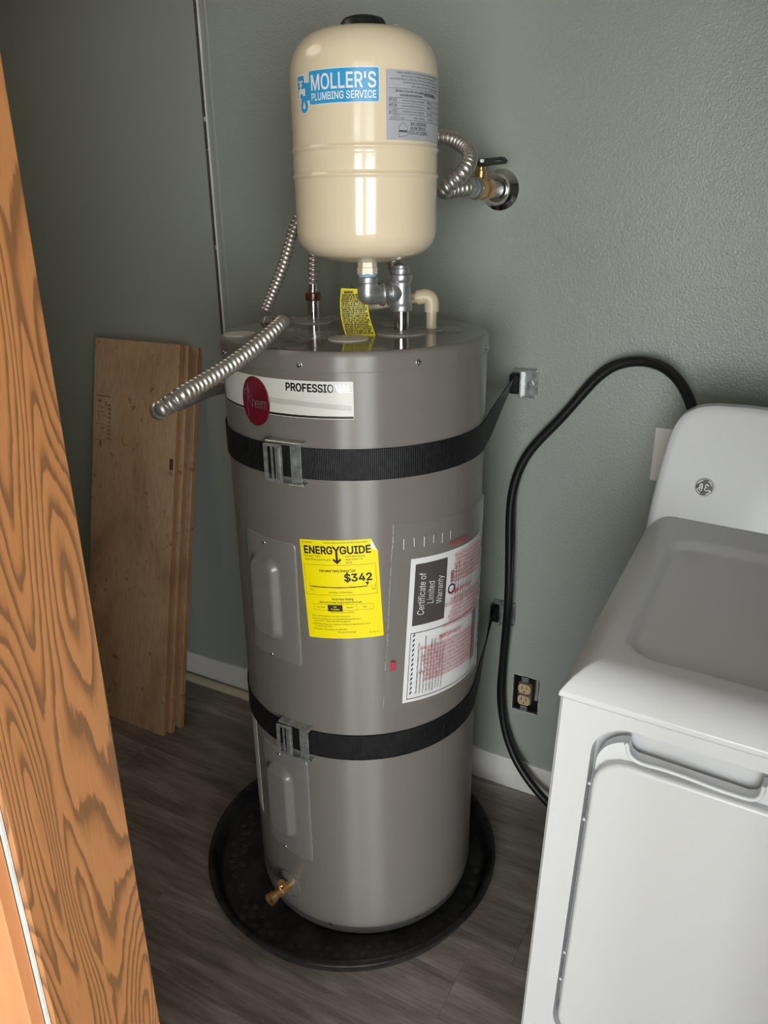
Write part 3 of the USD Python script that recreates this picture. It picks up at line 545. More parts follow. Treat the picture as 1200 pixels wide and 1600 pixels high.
Q(blk, 'black_print', INK, .0032, kind='stuff')
Q([rect(PX+.200, PY+.034, PX+.224, PY+.152)], 'grey_side_block', mat('grey_print_block', (.10, .10, .10), .5), .0030)
red = [text('- IMPORTANT -', .0080, PX+.118, PH-.062, width=.078, bold=True, anchor='c'), text('IMPORTANT', .0080, PX+.135, PY+.226, width=.070, bold=True, anchor='c'), text('- IMPORTANTE -', .0080, PX+.106, PY+.134, width=.080, bold=True, anchor='c')]
rw = ['OPERATION INSTRUCTIONS INCLUDED WITH THIS UNIT SHOULD BE READ BEFORE INSTALLING', 'THE MANUFACTURER WARRANTY MAY BE VOID IF THE HEATER IS NOT INSTALLED PROPERLY', 'KEEP THESE PAPERS WITH THE WATER HEATER FOR FUTURE REFERENCE AND SERVICE', 'DO NOT REMOVE THIS POUCH FROM THE WATER HEATER AFTER INSTALLATION']
rf = ['CETTE POCHETTE CONTIENT DES INSTRUCTIONS IMPORTANTES CONSERVER AVEC LE CHAUFFE EAU', 'LIRE ATTENTIVEMENT AVANT DE PROCEDER A LA MISE EN MARCHE DE CET APPAREIL', 'LA GARANTIE DU FABRICANT PEUT ETRE ANNULEE EN CAS DE MAUVAISE INSTALLATION']
rs = ['INSTRUCCIONES IMPORTANTES DE OPERACION E INSTALACION INCLUIDAS CON LA UNIDAD', 'CONSERVE ESTOS DOCUMENTOS CON EL CALENTADOR PARA REFERENCIA FUTURA', 'LEA CUIDADOSAMENTE ANTES DE INSTALAR O PONER EN MARCHA EL CALENTADOR']
for (ws, n, ytop, xc, wb) in ((rw, 7, PY+.306, .160, .108), (rf, 7, PY+.212, .156, .116), (rs, 9, PY+.121, .118, .150)):
    for k in range(n): red.append(text(ws[k % len(ws)], .0052, PX+xc+.005*rl.normal(), ytop-.0092*k, width=wb+.03*rl.uniform(), bold=True, anchor='c'))
Q(red, 'red_print', REDINK, .0075, kind='stuff')
Q([rect(.009, .090, .019, .110)], 'red_mark', REDINK, .0078)
# paper rating label on the left flank, half out of sight
rt = obj('rating_label', wrap(rrect(0, 0, .15, .33, .003), HR, -157.5, .235, th=.0004), NAMEPL, wh, 40, label='cream rating label wrapped on the far left flank')
# drain valve with its round escutcheon
da = -102.6; dn = np.array([math.cos(math.radians(da)), math.sin(math.radians(da)), 0]); dz = .0985; dv0 = dn*HR + np.array([0, 0, dz])
vb = obj('drain_valve', lathe([(.0085, -.004), (.0105, .0), (.0105, .020), (.0125, .021), (.0125, .030), (.0105, .032), (.0105, .046), (.0135, .048), (.0140, .058), (.0148, .060), (.0148, .063), (.0115, .063), (.0105, .040), (0, .040)], dv0, dn, 32), BRASS, wh, 40, label='brass drain valve')
obj('valve_stem', lathe([(.0075, 0), (.0075, .012), (.0098, .013), (.0098, .020), (.0085, .0215), (.0045, .0215), (.004, .019), (0, .019)], dv0+dn*.026+np.array([0, 0, .006]), (.12, -.10, 1), 24), BRASS, vb, 40)
obj('escutcheon', wrap(tri2d(Point(0, 0).buffer(.034, quad_segs=16)), HR, da, dz, lift=.0022), PANEL, wh, True)
obj('escutcheon_rim', wrap(ext(Point(0, 0).buffer(.035, quad_segs=16).difference(Point(0, 0).buffer(.032, quad_segs=16)), .003), HR, da, dz, lift=.0003), PANEL, wh, 30)

# ================================================================== EXPANSION TANK
TC = np.array([.060, -.050]); TR = .128
et = thing('expansion_tank', 'cream expansion tank with a blue sticker mounted above the water heater', 'expansion tank', (TC[0], TC[1], 1.455))
def tank_prof():
    P = [(0, 1.4835), (.030, 1.4838), (.060, 1.4862)]
    P += [(.080+.0475*math.sin(a), 1.4935+.046-.046*math.cos(a)) for a in np.linspace(.12, PI/2, 12)]
    P += [(TR-.0004, 1.560), (TR-.0002, 1.615)]
    for zc in (1.6285, 1.6705):
        P += [(TR+.0028*math.exp(-((z-zc)/.0032)**2), z) for z in np.linspace(zc-.0085, zc+.0085, 13)]
        if zc < 1.65: P += [(TR+.0004, 1.6400), (TR+.0004, 1.6590)]
    P += [(TR-.0005, 1.70), (TR-.0005, 1.775)]
    P += [(.070+.0575*math.cos(a), 1.787+.0655*math.sin(a)) for a in np.linspace(.0, PI/2*.97, 16)]
    P += [(.045, 1.8535), (0, 1.8555)]
    return P
obj('shell', lathe(tank_prof(), (TC[0], TC[1], 0), n=128), CREAMP, et, 60)
obj('valve_cap', lathe([(.042, 0), (.0405, .005), (.038, .0155), (.034, .0205), (.025, .0235), (0, .0245)], (TC[0], TC[1], 1.8520), n=48), BLACKP, et, 40, label='black plastic cap on the crown')
obj('inlet_neck', lathe([(.019, 0), (.019, .012), (.0175, .013), (.0175, .030)], (TC[0], TC[1], 1.4620), n=6), CREAMP, et, 20, label='cream hexagonal inlet neck')
obj('thread_tape', lathe([(.0165, 0), (.0178, .001), (.0182, .004), (.0170, .0065), (.0165, .007)], (TC[0], TC[1], 1.4565), n=32), TAPE, et, 60)
tb = stroke([(-.014, 0), (-.013, .020), (.010, .024), (.014, .002)], .0022)
obj('hang_tab', place(ext(tb, .006), (TC[0]+.028, TC[1]+.052, 1.847), (RT[0], RT[1], 0), (0, 0, 1), (-RT[1], RT[0], 0)), FILM2, et, 30, label='small clear tab behind the cap')
# service sticker: text, tap and drop on blue with a pale border
LA, LZ = -119.0, 1.7350
letters = sbox(.036, .0025, .151, .0440).buffer(.0012)
faucet = shapely.union_all([sbox(.003, .013, .018, .041), sbox(.013, .000, .024, .022), Point(.0185, -.002).buffer(.0075), sbox(.018, .008, .040, .030)])
blob = shapely.union_all([letters, faucet]).buffer(.003).buffer(-.001)
lg = obj('service_sticker', wrap(blob.buffer(.0012), TR, LA, LZ, TC, lift=.0002, th=.0003), WINK, et, 40, label='blue plumbing service sticker with white lettering')
obj('blue_field', wrap(tri2d(blob), TR, LA, LZ, TC, lift=.0007), BLUE, lg, True)
white = [text("MOLLER'S", .0215, x=.0375, y=.0195, width=.1125, bold=True), text('PLUMBING SERVICE', .0105, x=.0375, y=.0045, width=.1125, bold=True)]
tap = shapely.union_all([sbox(.0045, .0335, .0165, .0360), sbox(.0090, .0235, .0120, .0345), sbox(.0070, .0275, .0140, .0305), sbox(.0035, .0165, .0190, .0240), sbox(.0035, .0105, .0080, .0170), sbox(.0155, .0135, .0225, .0240)])
drop = shapely.union_all([Point(.0185, -.0025).buffer(.0034), Polygon([(.0155, -.0012), (.0185, .0065), (.0215, -.0012)])])
obj('lettering', wrap(cat_(*white), TR, LA, LZ, TC, lift=.0010), WINK, lg, True, kind='stuff')
obj('tap_symbol', wrap(tri2d(tap), TR, LA, LZ, TC, lift=.0010), WINK, lg, True)
obj('drop_symbol', wrap(tri2d(drop), TR, LA, LZ, TC, lift=.0010), WINK, lg, True)
# rating label, mounted upside down like the tank
SA, SZ, SW, SH = -44.8, 1.6795, .152, .1010
sl = obj('rating_label', wrap(rrect(0, 0, SW, SH, .002), TR, SA, SZ, TC, lift=.0002, th=.0003), SILVER, et, 40, label='silver rating label with upside-down print')
fp = []
U = lambda s, h, x, y_, w, b=False: fp.append(text(s, h, x=SW-x, y=SH-y_, width=w, bold=b, rot=PI))   # x, y from the label's own upper left, turned over
# rows as read on the turned label: v measured from its lower edge as mounted
U('DOMESTIC HOT/COLD', .0050, .068, .0870+.0045, .050, True); U('POTABLE WATER', .0050, .072, .0805+.0045, .042, True); U('EXPANSION TANK', .0050, .072, .0740+.0045, .042, True)
fp = []
def Ur(s, h, u, v, w, b=False):     # right end of the upside-down line at u, its feet at v
    fp.append(text(s, h, x=u+w, y=v+h, width=w, bold=b, rot=PI))
Ur('DOMESTIC HOT/COLD', .0048, .040, .0090, .046, True); Ur('POTABLE WATER', .0048, .044, .0155, .036, True); Ur('EXPANSION TANK', .0048, .044, .0220, .038, True)
for yy in (.0290, .0375, .0455, .0535, .0610, .0745): fp.append(rect(.004, yy, SW-.004, yy+.0005))
for v, val, lab, metric in ((.0388, '210 °F', 'Maximum working temperature', '99 °C'), (.0468, '40 psi', 'Factory precharge pressure', '2.8 bar'), (.0546, '150 psi', 'Maximum working pressure', '10.3 bar')):
    Ur(val, .0048, .0045, v+.0005, .0145, True); Ur(lab, .0030, .028, v+.001, .048); Ur(metric, .0040, .084, v+.0008, .016, True)
Ur('2 GAL', .0032, .012, .0345, .011); Ur('PRE08-2 MODEL', .0030, .006, .0305, .026); Ur('Model / Size', .0030, .052, .0312, .024); Ur('Serial no.', .0030, .086, .0312, .018)
Ur('WARNING: improper installation may cause injury or damage', .0036, .016, .0685, .094, True); Ur('Read all instructions before installing the tank', .0036, .024, .0630, .046, True); Ur('Inspect yearly and replace if needed', .0036, .076, .0660, .040, True)
for k, (u, w, s) in enumerate([(.046, .08, 'Do not install without a pressure relief valve'), (.030, .09, 'Adjust the air charge to the supply line pressure'), (.0065, .115, 'For use with potable water systems only, do not exceed the ratings given above'), (.026, .09, 'Support the tank so that no strain is put on the pipe'), (.018, .105, 'See the installation manual for full warranty terms and the complete conditions')]):
    Ur(s, .0030, u, .0768+.0046*k, w)
obj('upside_down_print', wrap(cat_(*fp), TR, SA, SZ, TC, lift=.0009), GREYINK, sl, True, kind='stuff')
house = Polygon([(.022, .004), (.038, .007), (.038, .0190), (.030, .0265), (.0215, .0200)])
obj('house_mark', wrap(tri2d(house.difference(house.buffer(-.0006)).union(sbox(.022, .0115, .038, .0145))), TR, SA, SZ, TC, lift=.0009), GREYINK, sl, True)

# ================================================================== COLD WATER RISER: nipple, tee and elbow
RX, RY = .105, .001; tz = 1.4255
ri = thing('pipe_riser', 'galvanised tee and elbow fitting carrying the cream tank', 'pipe fitting', (RX, RY, 1.349))
obj('nipple', rod((RX, RY, 1.345), (RX, RY, 1.405), .0147, 32), CHROME, ri, 40, label='bright steel nipple')
bd = np.array([TC[0]-RX, TC[1]-RY, 0]); BLn = np.linalg.norm(bd); bd /= BLn
def collar(o, d, r0, r1, h0, h1): return lathe([(r0, h0-.0015), (r1-.001, h0), (r1, h0+.0015), (r1, h1-.0015), (r1-.001, h1), (r0, h1+.0005)], o, d, 32)
te = lathe([(.0150, -.034), (.0200, -.034), (.0212, -.0325), (.0212, -.0245), (.0195, -.022), (.0178, -.0165), (.0178, .018), (.0195, .022), (.0212, .0245), (.0212, .0325), (.0200, .034), (.0150, .034)], (RX, RY, tz), n=40)
obj('tee', te, GALV, ri, 40)
obj('tee_branch', lathe([(.0165, .004), (.0185, .010), (.0222, .0155), (.0236, .018), (.0236, .0245), (.0225, .026), (.0150, .026)], (RX, RY, tz), bd, 40), GALV, ri, 40)
obj('top_bushing', lathe([(.0135, .030), (.0165, .034), (.0165, .044), (.0145, .045), (.0135, .0505), (0, .0505)], (RX, RY, tz), n=32), GALV, ri, 40)
zc = tz
def solid_rod(a, b, r):
    return to_man(rod(a, b, r, 40, .001))
ec = np.array([TC[0], TC[1], zc])
elb = solid_rod(ec, (TC[0], TC[1], 1.4570), .0195) + solid_rod(ec, ec-bd*.030, .0195) + m3.Manifold.sphere(.0195, 40).translate(tuple(ec))
obj('elbow', elb, GALV, ri, 30)
obj('elbow_collar', collar((TC[0], TC[1], 1.4460), (0, 0, 1), .0150, .0215, 0, .0115), GALV, ri, 40)
obj('elbow_collar', collar(ec-bd*.0255, -bd, .0150, .0232, 0, .0060), GALV, ri, 40)
obj('close_nipple', rod(ec-bd*.028, ec-bd*(BLn-.018), .0150, 28), GALV, ri, 40)

# ================================================================== HOSES
hc = thing('flexible_hose', 'corrugated steel hose curving from the wall valve behind the cream tank', 'hose', (.143, .235, 1.616), group='corrugated water hoses')
obj('corrugated_tube', corrugated([(.143, .232, 1.616), (.141, .190, 1.613), (.126, .157, 1.609), (.136, .128, 1.612), (.163, .130, 1.632), (.170, .165, 1.660), (.140, .215, 1.690), (.085, .235, 1.712), (.02, .21, 1.70), (-.005, .175, 1.62), (.005, .145, 1.52), (.035, .115, 1.462), (.068, .062, 1.4605), (.088, .028, 1.4615)], r=.0158), STAINLESS, hc, 60)
obj('hose_nut', lathe([(.010, 0), (.0205, .001), (.0215, .004), (.0215, .016), (.0185, .020), (.010, .020)], (.143, .2155, 1.616), (0, 1, 0), 6), GALV, hc, 20)
hh = thing('flexible_hose', 'corrugated steel hose rising from the dark red collar behind the cream tank', 'hose', (-.151, .08, 1.349), group='corrugated water hoses')
obj('steel_nipple', rod((-.151, .080, 1.346), (-.151, .080, 1.396), .0135, 28), CHROME, hh, 40)
obj('collar', lathe([(.010, 0), (.0155, .001), (.0165, .003), (.0165, .016), (.0155, .018), (.010, .019)], (-.151, .080, 1.393), n=32), COPPER, hh, 40, label='dark red-brown collar')
obj('sleeve', rod((-.151, .080, 1.410), (-.150, .080, 1.432), .0098, 24), CHROME, hh, 40)
obj('corrugated_tube', corrugated([(-.150, .080, 1.428), (-.149, .083, 1.47), (-.147, .088, 1.52), (-.135, .105, 1.60), (-.105, .125, 1.665), (-.075, .120, 1.70), (-.060, .095, 1.690), (-.070, .060, 1.650), (-.105, .020, 1.595), (-.1225, -.010, 1.553), (-.1196, -.0557, 1.4923), (-.113, -.1181, 1.4251), (-.1035, -.158, 1.3925)], r=.0112, amp=.0016, pitch=.0100), STAINLESS, hh, 60)
cpl = obj('coupling', lathe([(.009, 0), (.0125, .001), (.0125, .012), (.0105, .013), (.0105, .020), (.0125, .021), (.0125, .034), (.009, .035)], (-.098, -.166, 1.3800), (.80, -.28, .05), 6), GALV, hh, 20)
for dx in (0, .024):
    obj('clamp_screw', rod((-.072+dx, -.176-.007*dx/.024, 1.362), (-.068+dx, -.172, 1.388-.5*dx), .0032, 12), ZINC, hh)
hl = thing('flexible_hose', 'thick corrugated steel hose looping out past the left rim of the heater', 'hose', (-.04, -.2, 1.36), group='corrugated water hoses')
obj('corrugated_tube', corrugated([(-.0545, -.175, 1.3800), (-.030, -.212, 1.3830), (-.0262, -.290, 1.3570), (-.0245, -.385, 1.3310), (-.0215, -.4640, 1.3155), (-.0215, -.5035, 1.3065), (-.0330, -.5200, 1.2950), (-.0610, -.4880, 1.2870), (-.1400, -.3740, 1.2640), (-.250, -.200, 1.2330), (-.3486, -.0145, 1.2029), (-.392, .18, 1.170), (-.365, .33, 1.150), (-.345, .4155, 1.145)], r=.0145, amp=.0025), STAINLESS, hl, 60)
obj('wall_flange', lathe([(.04, 0), (.039, .003), (.025, .010), (.018, .014)], (-.345, YB, 1.145), (0, -1, 0), 32), CHROME, hl, 40)

# ================================================================== WALL STOP VALVE
vz, vx = 1.616, .143
sv = thing('stop_valve', 'brass stop valve with chrome wall flange right of the cream tank', 'valve', (vx, YB, vz))
obj('wall_flange', lathe([(.0445, 0), (.0445, .0015), (.0425, .004), (.036, .0085), (.029, .016), (.0265, .022), (.0245, .0225), (.021, .0225)], (vx, YB, vz), (0, -1, 0), 48), CHROME, sv, 40, label='chrome wall flange')
obj('stub_pipe', rod((vx, YB-.002, vz), (vx, YB-.085, vz), .0180, 32), GALV, sv, 40)
obj('valve_body', lathe([(.012, .080), (.0225, .081), (.0235, .084), (.0235, .110), (.0215, .113), (.0200, .116), (.0205, .130), (.0235, .133), (.0235, .150), (.0215, .152), (.014, .153)], (vx, YB, vz), (0, -1, 0), 8), BRASS, sv, 25, label='brass valve body')
obj('union_ring', lathe([(.012, .150), (.0195, .151), (.0205, .155), (.0205, .166), (.0195, .170), (.012, .171)], (vx, YB, vz), (0, -1, 0), 32), mat('blue_grey_ring', (.20, .22, .25), .4), sv, 40)
obj('stem', lathe([(.0125, .015), (.0125, .034), (.0095, .036), (.0095, .044), (.0060, .045), (.0060, .056), (0, .0565)], (vx, YB-.120, vz), (0, 0, 1), 24), BRASS, sv, 40)
hd = Polygon([(-.012, -.012), (.008, -.012), (.020, -.010), (.052, -.011), (.060, -.006), (.060, .006), (.052, .011), (.020, .010), (.008, .012), (-.012, .012)])
hdir = np.array([.62, .78, .10]); hdir /= np.linalg.norm(hdir); hsd = np.array([-.66, .52, .55]); hsd -= hdir*(hsd@hdir); hsd /= np.linalg.norm(hsd)
obj('lever', place(ext(hd.difference(rrect(.028, -.0045, .050, .0045, .004)), .0042), np.array([vx, YB-.120, vz+.0485]), hdir, hsd, np.cross(hdir, hsd)), mat('dark_lever', (.045, .05, .045), .4, metal=.3), sv, 30, label='dark flat lever handle')
obj('lever_nut', lathe([(.0075, 0), (.0075, .006), (.0060, .007), (0, .0075)], (vx, YB-.120, vz+.0502), n=6), ZINC, sv, 20)

# ================================================================== RELIEF VALVE, TAG AND DISCHARGE PIPE
rv = thing('relief_valve', 'brass relief valve half hidden behind the yellow tag', 'valve', (.000, .030, 1.349))
obj('valve_body', lathe([(.012, -.002), (.012, .012), (.016, .013), (.016, .026), (.0125, .030), (.0125, .050), (.0150, .052), (.0150, .060), (.008, .068), (.004, .080), (0, .081)], (.000, .030, 1.349), n=28), BRASS, rv, 40)
obj('test_lever', place(box((-.003, -.034, 0), (.003, .010, .003), .001), (.000, .030, 1.4315), RT*[1, 1, 0], (-FW[0]*-1, FW[1], 0), (0, 0, 1)), ZINC, rv)
dpz = thing('discharge_pipe', 'cream plastic discharge pipe with an elbow at the back of the heater top', 'pipe', (.135, .075, 1.349))
pa, pb = np.array([.006, .0335, 1.3935]), np.array([.135, .075, 1.4160]); pd_ = (pb-pa)/np.linalg.norm(pb-pa)
obj('pipe', rod(pa, pb-pd_*.02, .0106, 28), CPVC, dpz, 40)
el_pts = [pb-pd_*.030, pb-pd_*.018] + [pb - pd_*.016*(1-math.sin(a)) + np.array([0, 0, -1])*.016*(1-math.cos(a)) for a in np.linspace(0, PI/2, 10)] + [pb-[0, 0, .032]]
obj('elbow', tube(np.array([np.asarray(q) for q in el_pts]), .0145, 32), CPVC, dpz, 40)
obj('drop_pipe', rod((.135, .075, 1.350), (.135, .075, 1.390), .0106, 28), CPVC, dpz, 40)
xax = np.array([pd_[0], pd_[1], pd_[2]]); zax = np.cross(xax, [0, 0, 1.]); zax /= np.linalg.norm(zax); yax = np.cross(zax, xax)
def on_pipe(m, r=.0107):
    v = m.vertices; a = v[:, 1]/r; return trimesh.Trimesh(pa + v[:, :1]*xax + r*(np.sin(a)[:, None]*yax + np.cos(a)[:, None]*zax), m.faces)
obj('pipe_print', on_pipe(text('FLOWGUARD CPVC 3/4', .0052, x=.048, y=-.002, width=.056, bold=True)), INK, dpz, True, kind='stuff')
# the tag: a stiff card curling away from its hanger
def tag_sheet(w=.0565, h=.086, n=16, k=24):
    u, v = np.meshgrid(np.linspace(-w/2, w/2, n), np.linspace(0, h, k), indexing='ij'); wz = .006*np.cos(u/w*2.2) - .011*np.sin(v/h*PI)*.6 + .010*(1-v/h)**2
    return u, v, wz
tg = thing('warning_tag', 'yellow warning tag hanging from the relief valve below the elbow', 'tag', (.052, -.080, 1.39))
TO = np.array([.0420, -.0490, 1.3500]); TX = np.array([RT[0], RT[1], 0]); TX /= np.linalg.norm(TX); TN = np.array([TX[1], -TX[0], 0])
def on_tag(m, lift=0.):
    v = m.vertices; w, h = .0565, .086; sx = 1-.12*(v[:, 1]/h); wz = .006*np.cos(v[:, 0]/w*2.2) - .011*np.sin(v[:, 1]/h*PI)*.6 + .010*(1-v[:, 1]/h)**2 + lift + v[:, 2]
    x = v[:, 0]*sx - .010*(v[:, 1]/h)**1.0
    return trimesh.Trimesh(TO + (x - .006*np.sin(v[:, 1]/h*PI))[:, None]*TX + (v[:, 1]*.985)[:, None]*np.array([0, 0, 1.]) + wz[:, None]*TN, m.faces, process=False)
cardp = Polygon([(-.0290, .001), (.0290, -.003), (.0290, .086), (-.0290, .088)]).buffer(-.001).buffer(.001)
card = obj('card', on_tag(ext(cardp, .0006).subdivide_to_size(.006, max_iter=10)), YTAG, tg, 60)
tl = [text('WARNING', .0048, x=-.022, y=.078, width=.020, bold=True)]
tw = ['TEMPERATURE AND PRESSURE RELIEF', 'VALVE MUST BE INSTALLED WITH A', 'DISCHARGE PIPE TO A SAFE PLACE', 'WATER MAY BE EXTREMELY HOT AND', 'CAN SCALD. DO NOT PLUG OR CAP', 'TEST THE VALVE ONCE EACH YEAR', 'BY LIFTING THE LEVER SLOWLY']
for k in range(19):
    tl.append(text(tw[k % 7], .0033, x=-.0262, y=.0735-.00395*k, width=.0525-.004*((k*5) % 3 == 1), bold=True))
tl = [b for m in tl for b in (m, m.copy().apply_translation((.00035, 0, 0)))]
obj('black_print', on_tag(cat_(*tl).subdivide_to_size(.006, max_iter=8), .0012), INK, tg, True, kind='stuff')
obj('hanger_wire', tube(spline([(.006, -.012, 1.4335), (.014, -.035, 1.4400), (.026, -.058, 1.4330)], .002)[0], .0011, 8), ZINC, tg)

# ================================================================== SEISMIC STRAPS
def strap(label, zc, w, zr, a_b, brx, ylift):
    RS = HR+.0016; st_ = thing('tie_down_strap', label, 'strap', (0, -RS, zc), group='black tie-down straps')
    def tan(P, s):
        D = np.hypot(*P); return math.degrees(math.atan2(P[1], P[0]) + s*math.acos(RS/D))
    PR_, PL_ = (brx-.018, .392), (-.262, .392)
    aR = tan(PR_, -1); aL = tan(PL_, 1)-360
    pts = [np.array([PR_[0], PR_[1], zr])]; a0 = np.array([RS*math.cos(math.radians(aR)), RS*math.sin(math.radians(aR)), zc])
    for s in np.linspace(0, 1, 14)[1:]: pts.append(pts[0]*(1-s) + a0*s)
    nstraight = len(pts)
    for a in np.linspace(aR, aL, 150)[1:]: pts.append(np.array([RS*math.cos(math.radians(a)), RS*math.sin(math.radians(a)), zc]))
    e = np.array([PL_[0], PL_[1], zc]); q = pts[-1]
    for s in np.linspace(0, 1, 8)[1:]: pts.append(q*(1-s)+e*s)
    pts = np.array(pts); T = np.gradient(pts, axis=0); T /= np.linalg.norm(T, axis=1, keepdims=True)
    U_ = np.cross(T, [0, 0, 1.]); U_ /= np.linalg.norm(U_, axis=1, keepdims=True)   # outward or inward
    sgn = np.sign((U_*np.c_[pts[:, :2], 0*pts[:, 0]]).sum(1)); sgn = np.where(sgn == 0, 1, sgn); U_ *= sgn[len(pts)//2]
    Y_ = np.cross(U_, T); Y_ *= np.sign(Y_[:, 2])[:, None]
    hw = np.full(len(pts), w/2); s = np.linspace(0, 1, nstraight); hw[:nstraight] = w/2*(.80+.20*np.clip(s*1.6, 0, 1))
    tw = np.zeros(len(pts)); tw[:nstraight] = .32*(1-np.clip(s*1.3, 0, 1))
    V = []
    for p, u, y_, h_, t_ in zip(pts, U_, Y_, hw, tw):
        d = y_*math.cos(t_) + u*math.sin(t_); nrm = u*math.cos(t_) - y_*math.sin(t_)
        V += [p-d*h_, p+d*h_, p+d*h_+nrm*.0022, p-d*h_+nrm*.0022]
    V = np.array(V); F = []
    for i in range(len(pts)-1):
        a = i*4
        for k in range(4):
            b, c = a+k, a+(k+1) % 4; F += [[b, c, c+4], [b, c+4, b+4]]
    F += [[0, 2, 1], [0, 3, 2], [len(V)-4, len(V)-3, len(V)-2], [len(V)-4, len(V)-2, len(V)-1]]
    m = trimesh.Trimesh(V, np.array(F), process=False); m.fix_normals()
    obj('webbing', m, WEB, st_, 25)
    # cam buckle
    k = tangent_frame; z0 = zc-.0005; hgt = .0385
    bk = obj('buckle_plate', k(cat_(box((.004, -hgt, .001), (.026, hgt, .004), .0006), box((-.042, hgt-.001, -.004), (.036, hgt+.0025, .0135), .0008), box((-.042, -hgt-.0025, -.004), (.036, -hgt+.001, .0135), .0008)), HR, a_b, z0, lift=.003), ZINC, st_, 30, label='zinc cam buckle')
    lev = rrect(-.044, -hgt+.002, -.007, hgt-.002, .003).difference(rrect(-.036, -hgt+.008, -.029, hgt-.008, .001)).difference(rrect(-.025, -hgt+.008, -.0205, hgt-.008, .001))
    lm = ext(lev, .0022, .0); lm.vertices[:, 2] += .0155 - .06*(lm.vertices[:, 0]+.044)
    obj('buckle_lever', k(lm, HR, a_b, z0, lift=.003), ZINC, bk, 30)
    cm = lathe([(0, -.030), (.0052, -.030), (.0058, -.028), (.0058, .028), (.0052, .030), (0, .030)], (-.0135, 0, .0125), (0, 1, 0), 9)
    obj('buckle_cam', k(cm, HR, a_b, z0, lift=.003), GALV, bk, 20)
    obj('buckle_pin', k(rod((.030, -hgt-.003, .009), (.030, -hgt+.003, .009), .003, 12), HR, a_b, z0, lift=.003), ZINC, bk)
    # wall bracket with its bolt and the strap end folded through it
    br = obj('wall_bracket', cat_(box((brx, YB-.004, zr-.034), (brx+.040, YB, zr+.034), .0006), box((brx, YB-.022, zr-.034), (brx+.0035, YB-.003, zr+.034), .0006), box((brx-.016, YB-.0225, zr+.030), (brx+.038, YB-.001, zr+.034), .0006), box((brx+.003, YB-.010, zr-.034), (brx+.038, YB-.001, zr-.031), .0006)), ZINC, st_, 30, label='zinc wall bracket')
    obj('bolt', lathe([(.0095, 0), (.0095, .0012), (.0065, .0014), (.0062, .0050), (.0045, .0062), (0, .0066)], (brx+.022, YB-.004, zr-.001), (0, -1, 0), 14), ZINC, br, 30)
    fold = box((brx-.024, YB-.028, zr-.024), (brx+.001, YB-.010, zr+.024), .004)
    obj('folded_end', fold, WEB, st_, 30)
strap('upper black webbing strap holding the heater, below the name plate', 1.149, .058, 1.186, -86.6, .218, 0)
strap('lower black webbing strap holding the heater, above the lower access cover', .537, .060, .560, -90.0, .196, 0)

# ================================================================== OUTLET AND BLANK PLATE
ot = thing('wall_outlet', 'tan duplex outlet without its cover plate, in a ragged wall opening', 'outlet', (.277, YB, .32))
x0, z0, x1, z1 = HOLE
bxm = m3.Manifold.cube((x1-x0-.002, .055, z1-z0-.002)).translate((x0+.001, YB+.003, z0+.001)) - m3.Manifold.cube((x1-x0-.008, .06, z1-z0-.008)).translate((x0+.004, YB-.002, z0+.004))
obj('metal_box', bxm, mat('dark_old_box', (.06, .055, .05), .6, metal=.6, vary=.3, vscale=40.), ot, False)
cxo, czo = .2735, .3195
rb = rrect(cxo-.0195, czo-.0345, cxo+.0195, czo+.0345, .004)
obj('receptacle_body', place(ext(rb, .030), (0, YB+.004, 0), (1, 0, 0), (0, 0, 1), (0, 1, 0)), mat('brown_body', (.11, .09, .065), .6), ot, 30)
for s in (1, -1):
    fc = Point(cxo, czo+s*.0185).buffer(.0185, quad_segs=14).intersection(sbox(cxo-.0175, czo+s*.0185-.0145, cxo+.0175, czo+s*.0185+.0145))
    slots = [sbox(cxo-.0080, czo+s*.0185-.001, cxo-.0058, czo+s*.0185+.0085), sbox(cxo+.0055, czo+s*.0185, cxo+.0077, czo+s*.0185+.0078), Point(cxo, czo+s*.0185-.0080).buffer(.0026)]
    rf_ = obj('receptacle_face', place(ext(fc.difference(shapely.union_all(slots)), .010), (0, YB-.004, 0), (1, 0, 0), (0, 0, 1), (0, 1, 0)), TAN, ot, 30)
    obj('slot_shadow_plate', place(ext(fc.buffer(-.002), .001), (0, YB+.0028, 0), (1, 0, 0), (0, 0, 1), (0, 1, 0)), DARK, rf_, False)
obj('centre_screw', lathe([(0, .0022), (.0026, .002), (.0034, .0006), (.0034, 0)], (cxo, YB-.002, czo), (0, -1, 0), 14), GALV, ot)
for s in (1, -1):
    yk = obj('mounting_ear', place(ext(rrect(cxo-.010, czo+s*.046-.008, cxo+.010, czo+s*.046+.008, .004), .0016), (0, YB-.0005, 0), (1, 0, 0), (0, 0, 1), (0, 1, 0)), GALV, ot, 30)
    obj('ear_screw', lathe([(0, .0026), (.003, .0024), (.0042, .0006), (.0042, 0)], (cxo, YB-.0005, czo+s*.046), (0, -1, 0), 14), ZINC, yk)
